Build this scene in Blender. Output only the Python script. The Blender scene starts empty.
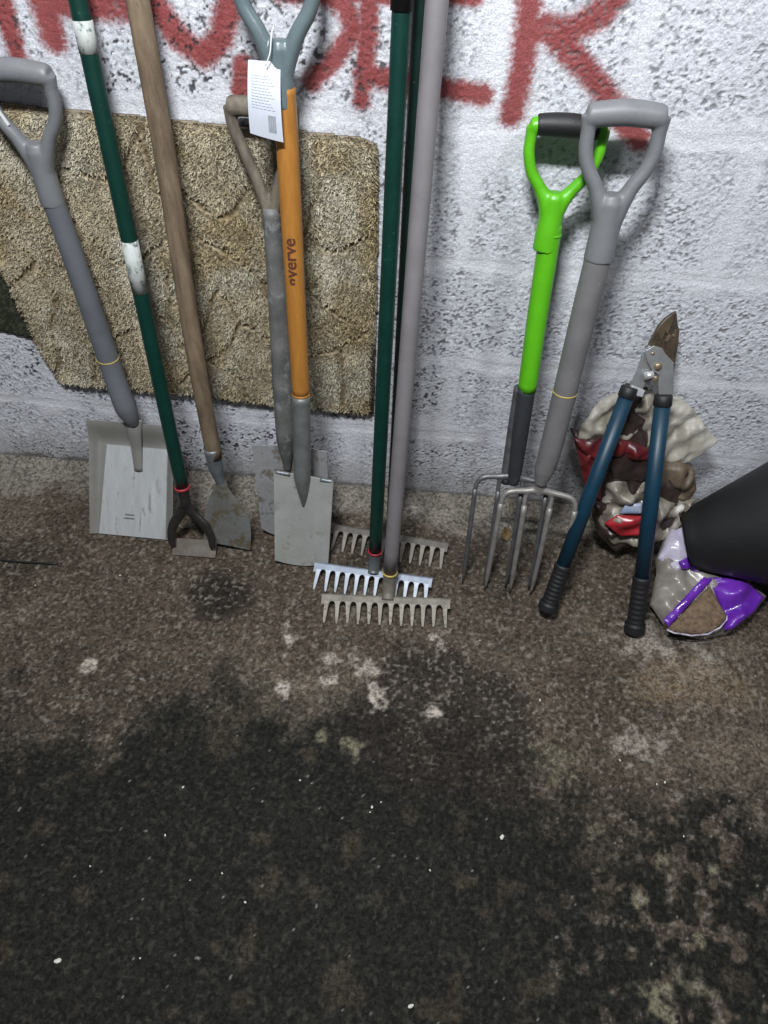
import bpy, bmesh, math, random
import numpy as np
from mathutils import Vector, Matrix

SC = bpy.context.scene
COL = SC.collection
# ---------------------------------------------------------------- camera
cam_d = bpy.data.cameras.new('camera'); cam = bpy.data.objects.new('camera', cam_d); COL.objects.link(cam)
cam_d.sensor_fit = 'VERTICAL'; cam_d.sensor_height = 24.0; cam_d.lens = 770.0 / 1024 * 24.0
cam_d.clip_start = 0.02
_th, _psi, _rho = math.radians(50), math.radians(6), 0.010
fwd = Vector((-math.sin(_psi) * math.cos(_th), math.cos(_psi) * math.cos(_th), -math.sin(_th)))
rt = fwd.cross(Vector((0, 0, 1))).normalized(); up = rt.cross(fwd)
rt, up = rt * math.cos(_rho) + up * math.sin(_rho), up * math.cos(_rho) - rt * math.sin(_rho)
cam.matrix_world = Matrix(((rt.x, up.x, -fwd.x, 0), (rt.y, up.y, -fwd.y, -1.29), (rt.z, up.z, -fwd.z, 1.453), (0, 0, 0, 1)))
SC.camera = cam
# ---------------------------------------------------------------- world, lamps, exposure
w = bpy.data.worlds.new('garage_ambient'); SC.world = w; w.use_nodes = True
w.node_tree.nodes['Background'].inputs[0].default_value = (0.80, 0.88, 1.0, 1)
w.node_tree.nodes['Background'].inputs[1].default_value = 0.09
def area(name, loc, sx, sy, power, col, target):
    l = bpy.data.lights.new(name, 'AREA'); l.shape = 'RECTANGLE'; l.size = sx; l.size_y = sy; l.energy = power; l.color = col
    o = bpy.data.objects.new(name, l); COL.objects.link(o); o.location = loc
    o.rotation_euler = (Vector(target) - Vector(loc)).to_track_quat('-Z', 'Y').to_euler()
    return o
area('ceiling_tube_light', (-0.22, -1.12, 2.30), 0.34, 0.10, 57, (0.93, 0.97, 1.0), (-0.25, -0.15, 0.3))
area('second_ceiling_light', (0.9, -1.3, 2.5), 0.25, 0.25, 12, (0.95, 0.97, 1.0), (0.2, 0, 0.3))
SC.view_settings.view_transform = 'Standard'; SC.view_settings.look = 'None'
SC.view_settings.exposure = 0.0; SC.view_settings.gamma = 1.0; SC.view_settings.use_curve_mapping = False
# ---------------------------------------------------------------- measured dimensions (metres): each tool has a foot point F,
# the unit vectors s (sideways), a (up the shaft), n (away from the wall) and points given as [s, a]
K = {"joints": [0.9, 0.647, 0.419, 0.202],
 "vj": [[0.0157, 0.0, 0.6282], [-0.0033, 0.0, 0.4732], [0.4511, 0.0, 0.6437], [0.4773, 0.0, 0.4425]],
 "graffiti": [[[[-0.7327, 1.0681], [-0.7376, 1.014], [-0.7378, 0.9695]], 0.0205], [[[-0.6562, 1.0709], [-0.6676, 1.0375], [-0.6687, 0.9958]], 0.0256], [[[-0.6726, 1.0507], [-0.5006, 1.0469]], 0.026], [[[-0.509, 1.0765], [-0.4855, 1.0448], [-0.465, 1.0076], [-0.4295, 0.9837], [-0.3947, 1.0106], [-0.3743, 1.0624], [-0.3675, 1.0881]], 0.0238], [[[-0.3755, 0.9329], [-0.3665, 0.975]], 0.0195], [[[-0.297, 1.0782], [-0.2301, 1.0782], [-0.1967, 1.0565], [-0.19, 1.0277], [-0.2142, 0.9949], [-0.2576, 0.9538]], 0.0206], [[[-0.2228, 1.0747], [-0.0761, 1.0792]], 0.0147], [[[-0.1636, 1.0895], [-0.1688, 1.0178], [-0.1757, 0.9608], [-0.1794, 0.9291]], 0.0188], [[[-0.1772, 0.9695], [-0.1171, 0.9607], [0.0143, 0.9481]], 0.0212], [[[-0.0908, 1.0836], [-0.0126, 1.0816]], 0.0159], [[[0.0679, 1.0983], [0.0697, 1.048], [0.0672, 0.9939], [0.0634, 0.9204]], 0.0241], [[[0.0736, 1.0417], [0.1315, 1.0441], [0.1707, 1.0638], [0.1934, 1.0994]], 0.0243], [[[0.0943, 1.0491], [0.137, 1.0151], [0.1854, 0.9756], [0.227, 0.9337], [0.2714, 0.8928]], 0.0227]],
 "rug": [[-0.9008, 0.9017], [-0.7957, 0.899], [-0.7103, 0.8921], [-0.5888, 0.8905], [-0.4015, 0.8811], [-0.2827, 0.8794], [-0.1787, 0.8738], [-0.1519, 0.8638], [-0.15, 0.7641], [-0.1537, 0.5565], [-0.1607, 0.2575], [-0.3311, 0.2604], [-0.5629, 0.2722], [-0.7761, 0.2712], [-0.8891, 0.2777], [-0.9116, 0.3976], [-0.916, 0.5914], [-0.9279, 0.8421]],
 "cloth": [[-1.0504, 0.7047], [-0.908, 0.6634], [-0.9023, 0.5834], [-0.9008, 0.3959], [-0.9861, 0.4123], [-1.1838, 0.4317]],
 "ruglines": [[[-0.7055, 0.7968], [-0.6591, 0.7722], [-0.6258, 0.7853], [-0.6023, 0.8048], [-0.5706, 0.845], [-0.5525, 0.8761]], [[-0.732, 0.7952], [-0.7398, 0.7368], [-0.7296, 0.6962], [-0.744, 0.6435], [-0.7374, 0.5712], [-0.7236, 0.5469]], [[-0.9244, 0.6726], [-0.8898, 0.6584], [-0.8544, 0.6397], [-0.8317, 0.6], [-0.8639, 0.5682], [-0.8971, 0.547]], [[-0.8317, 0.6], [-0.8166, 0.5203], [-0.8583, 0.4342]], [[-0.7296, 0.6962], [-0.6892, 0.6389], [-0.6571, 0.6088], [-0.6143, 0.6186], [-0.5581, 0.6653]], [[-0.8914, 0.307], [-0.8581, 0.3587], [-0.8583, 0.4342]], [[-0.7993, 0.2986], [-0.7798, 0.3662], [-0.7294, 0.4169], [-0.6663, 0.4564]], [[-0.5603, 0.5986], [-0.5849, 0.4812], [-0.5683, 0.4132]], [[-0.6413, 0.5059], [-0.5849, 0.4812]], [[-0.6273, 0.4263], [-0.5693, 0.4078]], [[-0.492, 0.7567], [-0.4611, 0.7321], [-0.4337, 0.7164], [-0.4049, 0.7339], [-0.3842, 0.7784]], [[-0.5233, 0.7023], [-0.4634, 0.6618], [-0.4136, 0.6295], [-0.3741, 0.5975], [-0.3706, 0.5383]], [[-0.492, 0.7567], [-0.5081, 0.778], [-0.5495, 0.7568], [-0.5525, 0.8761]], [[-0.2517, 0.8631], [-0.257, 0.7719], [-0.2855, 0.701], [-0.2369, 0.6618], [-0.1684, 0.6993]], [[-0.2976, 0.588], [-0.2641, 0.5496], [-0.1702, 0.488]], [[-0.4733, 0.5648], [-0.5165, 0.4697], [-0.5683, 0.4132]], [[-0.4733, 0.5648], [-0.433, 0.487], [-0.3798, 0.454]], [[-0.433, 0.487], [-0.4676, 0.4252], [-0.5216, 0.3771], [-0.603, 0.3067]], [[-0.5148, 0.3777], [-0.4695, 0.3516], [-0.4475, 0.3137], [-0.4542, 0.2806]], [[-0.3195, 0.4099], [-0.2472, 0.4326], [-0.1702, 0.488]], [[-0.2301, 0.4342], [-0.224, 0.3592], [-0.2289, 0.2804]], [[-0.2855, 0.701], [-0.3196, 0.6535], [-0.2976, 0.588]]],
 "shovel_blade": {"F": [-0.72, -0.2293, 0.004],
 "a": [0.0, 0.5446, 0.8387],
 "s": [1.0, 0.0, 0.0],
 "n": [0.0, -0.8387, 0.5446],
 "L": 0.274, "tl": [-0.09, 0.2794],
 "tr": [0.1209, 0.2831],
 "bl": [-0.1035, 0.0],
 "br": [0.1028, 0.0025],
 "itl": [-0.0405, 0.2206],
 "ibl": [-0.0788, -0.0001],
 "so": [0.0225, 0.2657],
 "st": [0.0239, 0.1526],
 "w": 0.0274},
 "shovel": {"F": [-0.72, -0.0901, 0.2338],
 "a": [-0.0092, 0.0498, 0.9987],
 "s": [1.0, 0.0005, 0.0092],
 "n": [-0.0, -0.9988, 0.0498],
 "L": 0.6048, "ring": [0.0112, 0.1894],
 "dj": [-0.0, 0.6048],
 "tl": [-0.0527, 0.7309],
 "tr": [0.0644, 0.7267],
 "w1": 0.0203, "w2": 0.03, "wbar": 0.0158},
 "hoe_green": {"F": [-0.5552, -0.2388, 0.01],
 "a": [-0.0305, 0.1755, 0.984],
 "s": [0.9995, 0.0054, 0.0301],
 "n": [0.0, -0.9845, 0.1755],
 "L": 1.0758, "ring": [-0.0033, 0.1729],
 "fork": [-0.0032, 0.1214],
 "l": [-0.0504, 0.0423],
 "r": [0.0508, 0.0485],
 "w1a": [-0.0109, 0.7223],
 "w1b": [-0.0081, 0.6263],
 "w2a": [-0.0021, 1.0509],
 "w2b": [0.0024, 1.0084],
 "bl": [-0.0516, 0.036],
 "br": [0.0525, -0.0046],
 "btl": [-0.0504, 0.0423],
 "btr": [0.0498, 0.0422],
 "w1": 0.014, "w2": 0.0145, "w3": 0.0161},
 "hoe_wood": {"F": [-0.4775, -0.2024, 0.01],
 "a": [-0.0181, 0.142, 0.9897],
 "s": [0.9998, 0.0026, 0.0179],
 "n": [-0.0, -0.9899, 0.142],
 "L": 1.0732, "so": [-0.0108, 0.2415],
 "neck": [-0.004, 0.1633],
 "ls": [-0.0467, 0.078],
 "bl": [-0.057, 0.0102],
 "br": [0.0522, -0.0107],
 "rs": [0.0577, 0.0607],
 "w1": 0.0168, "w2": 0.017, "w3": 0.0173},
 "spade_old": {"F": [-0.3304, -0.178, 0.005],
 "a": [-0.0068, 0.137, 0.9905],
 "s": [1.0, 0.0009, 0.0067],
 "n": [0.0, -0.9906, 0.137],
 "L": 0.9343, "tl": [-0.074, 0.2592],
 "tr": [0.0887, 0.259],
 "bl": [-0.0945, 0.0052],
 "br": [0.0723, -0.0078],
 "cb": [-0.0486, 0.9322],
 "cbr": [0.051, 0.9307],
 "j": [0.0083, 0.7659],
 "so": [-0.0017, 0.2824],
 "w1": 0.0151, "w2": 0.0206, "wb": 0.0158},
 "spade_new": {"F": [-0.2994, -0.2425, 0.004],
 "a": [0.0092, 0.1632, 0.9866],
 "s": [1.0, -0.0015, -0.0091],
 "n": [0.0, -0.9866, 0.1632],
 "L": 1.1184, "tl": [-0.0467, 0.2592],
 "tr": [0.0775, 0.2444],
 "bl": [-0.0651, 0.0232],
 "br": [0.0591, 0.0018],
 "bm": [-0.0002, -0.0066],
 "so0": [0.0118, 0.446],
 "so1": [0.0087, 0.247],
 "sr": [0.0102, 0.1636],
 "y0": [0.0075, 0.9584],
 "u": [-0.003, 1.0181],
 "ul": [-0.0635, 1.0921],
 "ur": [0.0586, 1.0978],
 "v0": [-0.0012, 0.6755],
 "v1": [-0.0004, 0.7661],
 "tagt": [-0.0162, 1.0226],
 "tagl": [-0.0482, 1.0157],
 "tagb": [-0.0121, 0.9146],
 "tagr": [0.0088, 1.0149],
 "w1": 0.0183, "w2": 0.0166, "w3": 0.0188, "wu": 0.0108},
 "rake_green": {"F": [-0.1285, -0.2728, 0.01],
 "a": [0.0177, 0.1701, 0.9853],
 "s": [0.9998, -0.003, -0.0174],
 "n": [0.0, -0.9854, 0.1701],
 "L": 1.1039, "ring": [-0.0047, 0.0717],
 "w1": 0.0131, "w2": 0.0143},
 "rake_back": {"F": [-0.1026, -0.149, 0.01],
 "a": [0.0152, 0.1008, 0.9948],
 "s": [0.9999, -0.0015, -0.0151],
 "n": [0.0, -0.9949, 0.1008],
 "L": 1.081, "w1": 0.0122, "w2": 0.0126},
 "rake_grey": {"F": [-0.0901, -0.329, 0.01],
 "a": [0.0258, 0.2184, 0.9755],
 "s": [0.9997, -0.0056, -0.0252],
 "n": [0.0, -0.9758, 0.2185],
 "L": 1.1168, "ring": [-0.0043, 0.0717],
 "w1": 0.0165, "w2": 0.0152},
 "fork_green": {"F": [0.1276, -0.2553, 0.004],
 "a": [0.0267, 0.2216, 0.9748],
 "s": [0.9996, -0.0059, -0.0261],
 "n": [0.0, -0.9751, 0.2217],
 "L": 0.949, "bl": [-0.0586, 0.95],
 "br": [0.0518, 0.9502],
 "y": [-0.0057, 0.8418],
 "col": [-0.001, 0.7828],
 "sk": [0.0084, 0.4903],
 "so": [0.0181, 0.2874],
 "hl": [-0.06, 0.2845],
 "hr": [0.089, 0.2817],
 "t1": [-0.0529, 0.001],
 "t2": [-0.0031, 0.0057],
 "t3": [0.0442, 0.01],
 "t4": [0.1089, 0.0171],
 "s2": [-0.0106, 0.2861],
 "s3": [0.0285, 0.2862],
 "w0": 0.0198, "w1": 0.0188, "w2": 0.0179, "w3": 0.0133, "wb": 0.0162},
 "fork_grey": {"F": [0.205, -0.2685, 0.004],
 "a": [0.0208, 0.1937, 0.9808],
 "s": [0.9998, -0.004, -0.0204],
 "n": [0.0, -0.9811, 0.1937],
 "L": 0.9834, "bl": [-0.0531, 0.9796],
 "br": [0.0548, 0.9846],
 "y": [0.0076, 0.8435],
 "ring": [0.002, 0.5097],
 "so": [-0.006, 0.2924],
 "hl": [-0.0796, 0.2674],
 "hr": [0.0729, 0.272],
 "t1": [-0.0796, 0.0003],
 "t2": [-0.023, -0.0036],
 "t3": [0.0232, 0.01],
 "t4": [0.0769, 0.012],
 "s2": [-0.0325, 0.2684],
 "s3": [0.0203, 0.2702],
 "w0": 0.0217, "w1": 0.0215, "w2": 0.0218, "w3": 0.0216, "w4": 0.0112, "wb": 0.0169},
 "lopper": {"F": [0.3604, -0.3524, 0.01],
 "a": [0.0594, 0.4889, 0.8703],
 "s": [0.9982, -0.0291, -0.0518],
 "n": [0.0, -0.8718, 0.4898],
 "L": 0.6593, "lg0": [-0.1022, 0.0196],
 "lg1": [-0.0894, 0.1282],
 "lh1": [-0.0406, 0.5122],
 "rg0": [0.0917, -0.0015],
 "rg1": [0.0783, 0.1276],
 "rh1": [0.0287, 0.5061],
 "piv": [-0.0002, 0.561],
 "lm": [-0.0306, 0.5761],
 "tip": [0.014, 0.6704],
 "w1": 0.0162, "w2": 0.0172, "wg": 0.0205, "larm": [[-0.0398, 0.5228], [-0.0144, 0.5159], [-0.0124, 0.532], [-0.0045, 0.539], [0.0099, 0.5429], [0.0076, 0.5524], [-0.0072, 0.562], [-0.0187, 0.5739], [-0.028, 0.5928], [-0.0327, 0.5565]],
 "rarm": [[-0.0277, 0.5957], [-0.0152, 0.6068], [0.0006, 0.6042], [0.0118, 0.5934], [0.0292, 0.5805], [0.0426, 0.52], [0.0165, 0.5163], [0.0085, 0.5408], [0.0085, 0.5525], [-0.0067, 0.5601], [-0.0184, 0.573], [-0.0273, 0.59]],
 "blade": [[0.0122, 0.6738], [0.0212, 0.6492], [0.0271, 0.6388], [0.0314, 0.6093], [0.0353, 0.5593], [0.0256, 0.5723], [0.0119, 0.5934], [-0.0033, 0.6046], [-0.0235, 0.6057], [-0.0192, 0.6233], [-0.0132, 0.6446], [-0.0023, 0.6609]],
 "misc": [[0.0014, 0.5697], [-0.0135, 0.5919], [0.0016, 0.5457], [-0.0151, 0.5512], [-0.0392, 0.5144], [-0.013, 0.5102], [0.0127, 0.5158], [0.0412, 0.5178]]},
 "head_rg": [[-0.2344, -0.358, 0.02], [0.0487, -0.3381, 0.02]],
 "head_rs": [[-0.2647, -0.2733, 0.02], [0.0051, -0.2865, 0.02]],
 "head_rb": [[-0.241, -0.158, 0.02], [0.0351, -0.1829, 0.02]],
 "sack": {"F": [0.4843, -0.1678, 0.0],
 "a": [-0.1672, 0.2923, 0.9416],
 "s": [0.9859, 0.0496, 0.1597],
 "n": [0.0, -0.955, 0.2965],
 "L": 0.4371, "00": [-0.1368, 0.3828],
 "01": [-0.1013, 0.4321],
 "02": [-0.0472, 0.4585],
 "03": [-0.004, 0.4462],
 "04": [0.0549, 0.4283],
 "05": [0.0798, 0.4043],
 "06": [0.1395, 0.3203],
 "07": [0.1049, 0.2875],
 "08": [0.0723, 0.2682],
 "09": [0.0247, 0.2836],
 "10": [-0.0793, 0.3435],
 "11": [-0.1447, 0.3484],
 "12": [-0.1591, 0.3659],
 "13": [-0.1202, 0.3536],
 "14": [-0.0757, 0.362],
 "15": [-0.0186, 0.339],
 "16": [0.0126, 0.3179],
 "17": [0.0053, 0.2655],
 "18": [-0.0144, 0.2472],
 "19": [-0.0728, 0.2511],
 "20": [-0.0969, 0.1968],
 "21": [-0.1295, 0.2499],
 "22": [-0.032, 0.273],
 "23": [0.0145, 0.2843],
 "24": [0.0653, 0.2807],
 "25": [0.0972, 0.2592],
 "26": [0.1053, 0.2093],
 "27": [0.0932, 0.1797],
 "28": [0.0615, 0.1868],
 "29": [0.0085, 0.2029],
 "30": [-0.0833, 0.2518],
 "31": [-0.0153, 0.2669],
 "32": [0.0612, 0.1919],
 "33": [0.1073, 0.1839],
 "34": [0.0968, 0.1327],
 "35": [0.0471, 0.082],
 "36": [-0.0065, 0.0712],
 "37": [-0.0681, 0.0746],
 "38": [-0.1046, 0.1448],
 "39": [-0.1014, 0.21],
 "40": [-0.0918, 0.1546],
 "41": [-0.0643, 0.174],
 "42": [-0.011, 0.1707],
 "43": [-0.0043, 0.1174],
 "44": [-0.0562, 0.1177],
 "45": [-0.1402, 0.2756],
 "46": [-0.115, 0.2738],
 "47": [-0.0841, 0.196],
 "48": [-0.0241, 0.0722],
 "49": [-0.0608, 0.0519],
 "50": [-0.1017, 0.104]},
 "purple": {"F": [0.5937, -0.357, 0.0],
 "a": [-0.1227, 0.8909, 0.4372],
 "s": [0.9924, 0.1101, 0.0541],
 "n": [0.0, -0.4406, 0.8977],
 "L": 0.1874, "00": [-0.0793, 0.1445],
 "01": [-0.078, 0.1782],
 "02": [-0.0416, 0.2503],
 "03": [-0.0042, 0.2677],
 "04": [0.0206, 0.1755],
 "05": [0.0522, 0.1477],
 "06": [0.1034, 0.1397],
 "07": [0.153, 0.0897],
 "08": [0.125, 0.0576],
 "09": [0.0546, 0.0095],
 "10": [-0.0, 0.0],
 "11": [-0.0665, 0.0188],
 "12": [-0.0992, 0.0784],
 "13": [0.0174, 0.1112],
 "14": [-0.0836, 0.0196],
 "15": [-0.0553, 0.0105],
 "16": [-0.0138, 0.0074],
 "17": [0.0143, 0.0152],
 "18": [0.0395, 0.0336],
 "19": [0.0453, 0.0462],
 "20": [0.0071, 0.131],
 "21": [0.0253, 0.124],
 "22": [-0.0788, 0.0258],
 "23": [-0.0877, 0.0409],
 "24": [0.0134, 0.1308],
 "25": [0.0956, 0.1265],
 "26": [0.1321, 0.0845],
 "27": [0.1069, 0.0532],
 "28": [0.0541, 0.0164],
 "29": [0.0374, 0.0168],
 "30": [0.0474, 0.0461],
 "31": [0.0222, 0.1154],
 "32": [-0.0424, 0.1651],
 "33": [-0.006, 0.184],
 "34": [0.008, 0.1572],
 "35": [-0.0358, 0.1474]},
 "fl": [[[-0.5374, -0.3855], [-0.5229, -0.3289], [-0.471, -0.303], [-0.4094, -0.3155], [-0.3973, -0.3691], [-0.4452, -0.4066], [-0.496, -0.4282]], [[-0.174, -0.6318], [-0.1052, -0.5346], [-0.0514, -0.4447], [0.0334, -0.4224], [0.1427, -0.4824], [0.2155, -0.5428], [0.2345, -0.6474], [0.2145, -0.7476], [0.0746, -0.7637], [-0.0204, -0.7558], [-0.1321, -0.71]]],
 "flcorn": [[-1.0256, -0.2714], [0.7114, -0.4852], [-0.7776, -0.8239], [-0.2187, -0.72], [0.2799, -0.7401], [0.6852, -0.6156], [-0.6106, -1.1959], [0.394, -1.0818], [0.3921, -0.7272]],
 "dust": [[-0.086, -0.5553, 0.0248], [-0.1137, -0.5004, 0.0296], [-0.0881, -0.5891, 0.0163], [-0.1879, -0.5442, 0.0187], [-0.1952, -0.4979, 0.017], [-0.2886, -0.4599, 0.0173], [-0.2922, -0.4972, 0.0106], [-0.3066, -0.4241, 0.0131], [-0.0776, -0.0553, 0.0322], [-0.117, -0.0369, 0.0175], [-0.0589, -0.0694, 0.0197], [0.0342, -0.4347, 0.0151], [0.0153, -0.4119, 0.0109], [0.0303, -0.5908, 0.0142], [-0.1229, -0.6784, 0.0236], [-0.187, -0.6755, 0.0197], [-0.4555, -0.2193, 0.0142], [-0.4018, -0.222, 0.0118], [-0.8233, -0.1854, 0.0146], [0.4857, -0.3696, 0.065], [0.5845, -0.4191, 0.0741], [0.2825, -0.6621, 0.0486], [0.4413, -0.6028, 0.0494], [0.351, -0.7869, 0.0147], [0.4633, -0.8264, 0.0143], [0.4804, -1.0184, 0.0326], [0.5065, -0.9498, 0.0168], [0.4229, -1.032, 0.0227], [-0.695, -0.5681, 0.0189], [-0.2825, -0.5781, 0.0206], [0.5497, -0.8334, 0.0107], [0.4121, -0.8984, 0.0139], [0.4277, -1.0591, 0.0224]],
 "chips": [[-0.5532, -1.1017], [0.0313, -1.0987], [0.1726, -0.8198], [-0.0717, -0.8029], [-0.0692, -0.7933], [-0.5534, -0.9531], [-0.429, -0.7971], [-0.437, -0.8863], [-0.0536, -0.7822], [0.5028, -0.7801], [0.4647, -0.6883], [0.4804, -0.6827], [-0.3182, -0.9379], [-0.3711, -0.9555], [-0.4204, -1.0822], [0.0464, -0.8911], [-0.2672, -0.9793], [-0.2116, -0.7586], [0.3985, -0.6487], [0.2461, -0.5392], [0.3778, -0.3822], [0.1194, -0.4123], [-0.4616, -0.2934], [-0.7455, -0.0778], [-0.8912, -0.386], [-0.709, -0.3366]]}
rng = np.random.default_rng(7); random.seed(5)

# ================================================================ noise
def vnoise(x, y, cell, seed=0):
    x = np.asarray(x, float) / cell; y = np.asarray(y, float) / cell
    xi = np.floor(x).astype(np.int64); yi = np.floor(y).astype(np.int64); fx = x - xi; fy = y - yi
    fx = fx * fx * (3 - 2 * fx); fy = fy * fy * (3 - 2 * fy)
    def h(i, j):
        v = (i * 374761393 + j * 668265263 + seed * 974634777) & 0xffffffff
        v = ((v ^ (v >> 13)) * 1274126177) & 0xffffffff
        v = v ^ (v >> 16)
        return (v & 0xffff) / 65535.0
    return (h(xi, yi) * (1 - fx) + h(xi + 1, yi) * fx) * (1 - fy) + (h(xi, yi + 1) * (1 - fx) + h(xi + 1, yi + 1) * fx) * fy
def fbm(x, y, cell, seed=0, o=3):
    s = 0; t = 0
    for k in range(o):
        s = s + vnoise(x, y, cell / 2 ** k, seed + k * 17) * 0.5 ** k; t += 0.5 ** k
    return s / t
def sst(a, b, x):
    t = np.clip((x - a) / (b - a), 0, 1); return t * t * (3 - 2 * t)
def segdist(x, z, pts):
    d = np.full(np.shape(x), 1e9)
    for (x0, z0), (x1, z1) in zip(pts[:-1], pts[1:]):
        dx, dz = x1 - x0, z1 - z0; L = dx * dx + dz * dz + 1e-12
        t = np.clip(((x - x0) * dx + (z - z0) * dz) / L, 0, 1)
        d = np.minimum(d, np.hypot(x - x0 - t * dx, z - z0 - t * dz))
    return d
def inside(x, z, poly):
    c = np.zeros(np.shape(x), bool); n = len(poly)
    for i in range(n):
        x0, z0 = poly[i]; x1, z1 = poly[(i + 1) % n]
        if z0 == z1: continue
        c ^= ((z0 > z) != (z1 > z)) & (x < (x1 - x0) * (z - z0) / (z1 - z0) + x0)
    return c
def sdist(x, z, poly):
    d = segdist(x, z, list(poly) + [poly[0]]); return np.where(inside(x, z, poly), d, -d)

# ================================================================ materials
def N(t, typ, **kw):
    n = t.nodes.new(typ)
    for k, v in kw.items(): setattr(n, k, v)
    return n
def mat(name, col, col2=None, scale=30, rough=0.5, metal=0.0, bump=0.0, bscale=200, alpha=1.0, spec=0.5, wear=None, wscale=60, wlo=.62, stretch=None, coat=0):
    m = bpy.data.materials.new(name); m.use_nodes = True; t = m.node_tree; b = t.nodes['Principled BSDF']
    b.inputs['Roughness'].default_value = rough; b.inputs['Metallic'].default_value = metal
    b.inputs['Specular IOR Level'].default_value = spec; b.inputs['Coat Weight'].default_value = coat
    tc = N(t, 'ShaderNodeTexCoord'); src = tc.outputs['Object']
    if stretch:
        mp = N(t, 'ShaderNodeMapping'); mp.inputs['Scale'].default_value = stretch; t.links.new(src, mp.inputs[0]); src = mp.outputs[0]
    no = N(t, 'ShaderNodeTexNoise'); no.inputs['Scale'].default_value = scale; no.inputs['Detail'].default_value = 5; no.inputs['Roughness'].default_value = .65
    t.links.new(src, no.inputs['Vector'])
    cr = N(t, 'ShaderNodeValToRGB'); cr.color_ramp.elements[0].position = .32; cr.color_ramp.elements[1].position = .68
    c2 = col2 or tuple(c * .75 for c in col)
    cr.color_ramp.elements[0].color = (*c2, 1); cr.color_ramp.elements[1].color = (*col, 1)
    t.links.new(no.outputs['Fac'], cr.inputs[0]); out = cr.outputs[0]
    if wear:
        n2 = N(t, 'ShaderNodeTexNoise'); n2.inputs['Scale'].default_value = wscale; n2.inputs['Detail'].default_value = 6; n2.inputs['Roughness'].default_value = .7
        t.links.new(src, n2.inputs['Vector'])
        r2 = N(t, 'ShaderNodeValToRGB'); r2.color_ramp.elements[0].position = wlo; r2.color_ramp.elements[1].position = wlo + .08
        t.links.new(n2.outputs['Fac'], r2.inputs[0])
        mx = N(t, 'ShaderNodeMix', data_type='RGBA'); t.links.new(r2.outputs[0], mx.inputs[0]); t.links.new(out, mx.inputs[6]); mx.inputs[7].default_value = (*wear, 1)
        out = mx.outputs[2]
    t.links.new(out, b.inputs['Base Color'])
    if alpha < 1: b.inputs['Alpha'].default_value = alpha
    if bump:
        n3 = N(t, 'ShaderNodeTexNoise'); n3.inputs['Scale'].default_value = bscale; n3.inputs['Detail'].default_value = 4
        t.links.new(src, n3.inputs['Vector'])
        bp = N(t, 'ShaderNodeBump'); bp.inputs['Strength'].default_value = bump; bp.inputs['Distance'].default_value = .002
        t.links.new(n3.outputs['Fac'], bp.inputs['Height']); t.links.new(bp.outputs[0], b.inputs['Normal'])
    return m
def attr_mat(name, rough, bump, bscale, dist=.001, spec=.3, lo=.78, hi=1.18, fine=None):
    m = bpy.data.materials.new(name); m.use_nodes = True; t = m.node_tree; b = t.nodes['Principled BSDF']
    b.inputs['Roughness'].default_value = rough; b.inputs['Specular IOR Level'].default_value = spec
    a = N(t, 'ShaderNodeAttribute', attribute_name='tint'); tc = N(t, 'ShaderNodeTexCoord')
    n1 = N(t, 'ShaderNodeTexNoise'); n1.inputs['Scale'].default_value = bscale; n1.inputs['Detail'].default_value = 3; t.links.new(tc.outputs['Object'], n1.inputs['Vector'])
    mr = N(t, 'ShaderNodeMapRange'); mr.inputs[1].default_value = .3; mr.inputs[2].default_value = .7; mr.inputs[3].default_value = lo; mr.inputs[4].default_value = hi
    t.links.new(n1.outputs['Fac'], mr.inputs[0])
    vm = N(t, 'ShaderNodeVectorMath', operation='SCALE'); t.links.new(a.outputs['Color'], vm.inputs[0]); t.links.new(mr.outputs[0], vm.inputs['Scale'])
    t.links.new(vm.outputs[0], b.inputs['Base Color'])
    if fine:      # dark pores between the aggregate grains
        vo = N(t, 'ShaderNodeTexNoise'); vo.inputs['Scale'].default_value = fine; vo.inputs['Detail'].default_value = 2; vo.inputs['Distortion'].default_value = .6; t.links.new(tc.outputs['Object'], vo.inputs['Vector'])
        m2 = N(t, 'ShaderNodeMapRange'); m2.inputs[1].default_value = .36; m2.inputs[2].default_value = .62; m2.inputs[3].default_value = .47; m2.inputs[4].default_value = 1.26; t.links.new(vo.outputs['Fac'], m2.inputs[0])
        v2 = N(t, 'ShaderNodeVectorMath', operation='SCALE'); t.links.new(vm.outputs[0], v2.inputs[0]); t.links.new(m2.outputs[0], v2.inputs['Scale']); t.links.new(v2.outputs[0], b.inputs['Base Color'])
    bp = N(t, 'ShaderNodeBump'); bp.inputs['Strength'].default_value = bump; bp.inputs['Distance'].default_value = dist
    t.links.new((vo if fine else n1).outputs['Fac'], bp.inputs['Height']); t.links.new(bp.outputs[0], b.inputs['Normal'])
    return m

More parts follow.
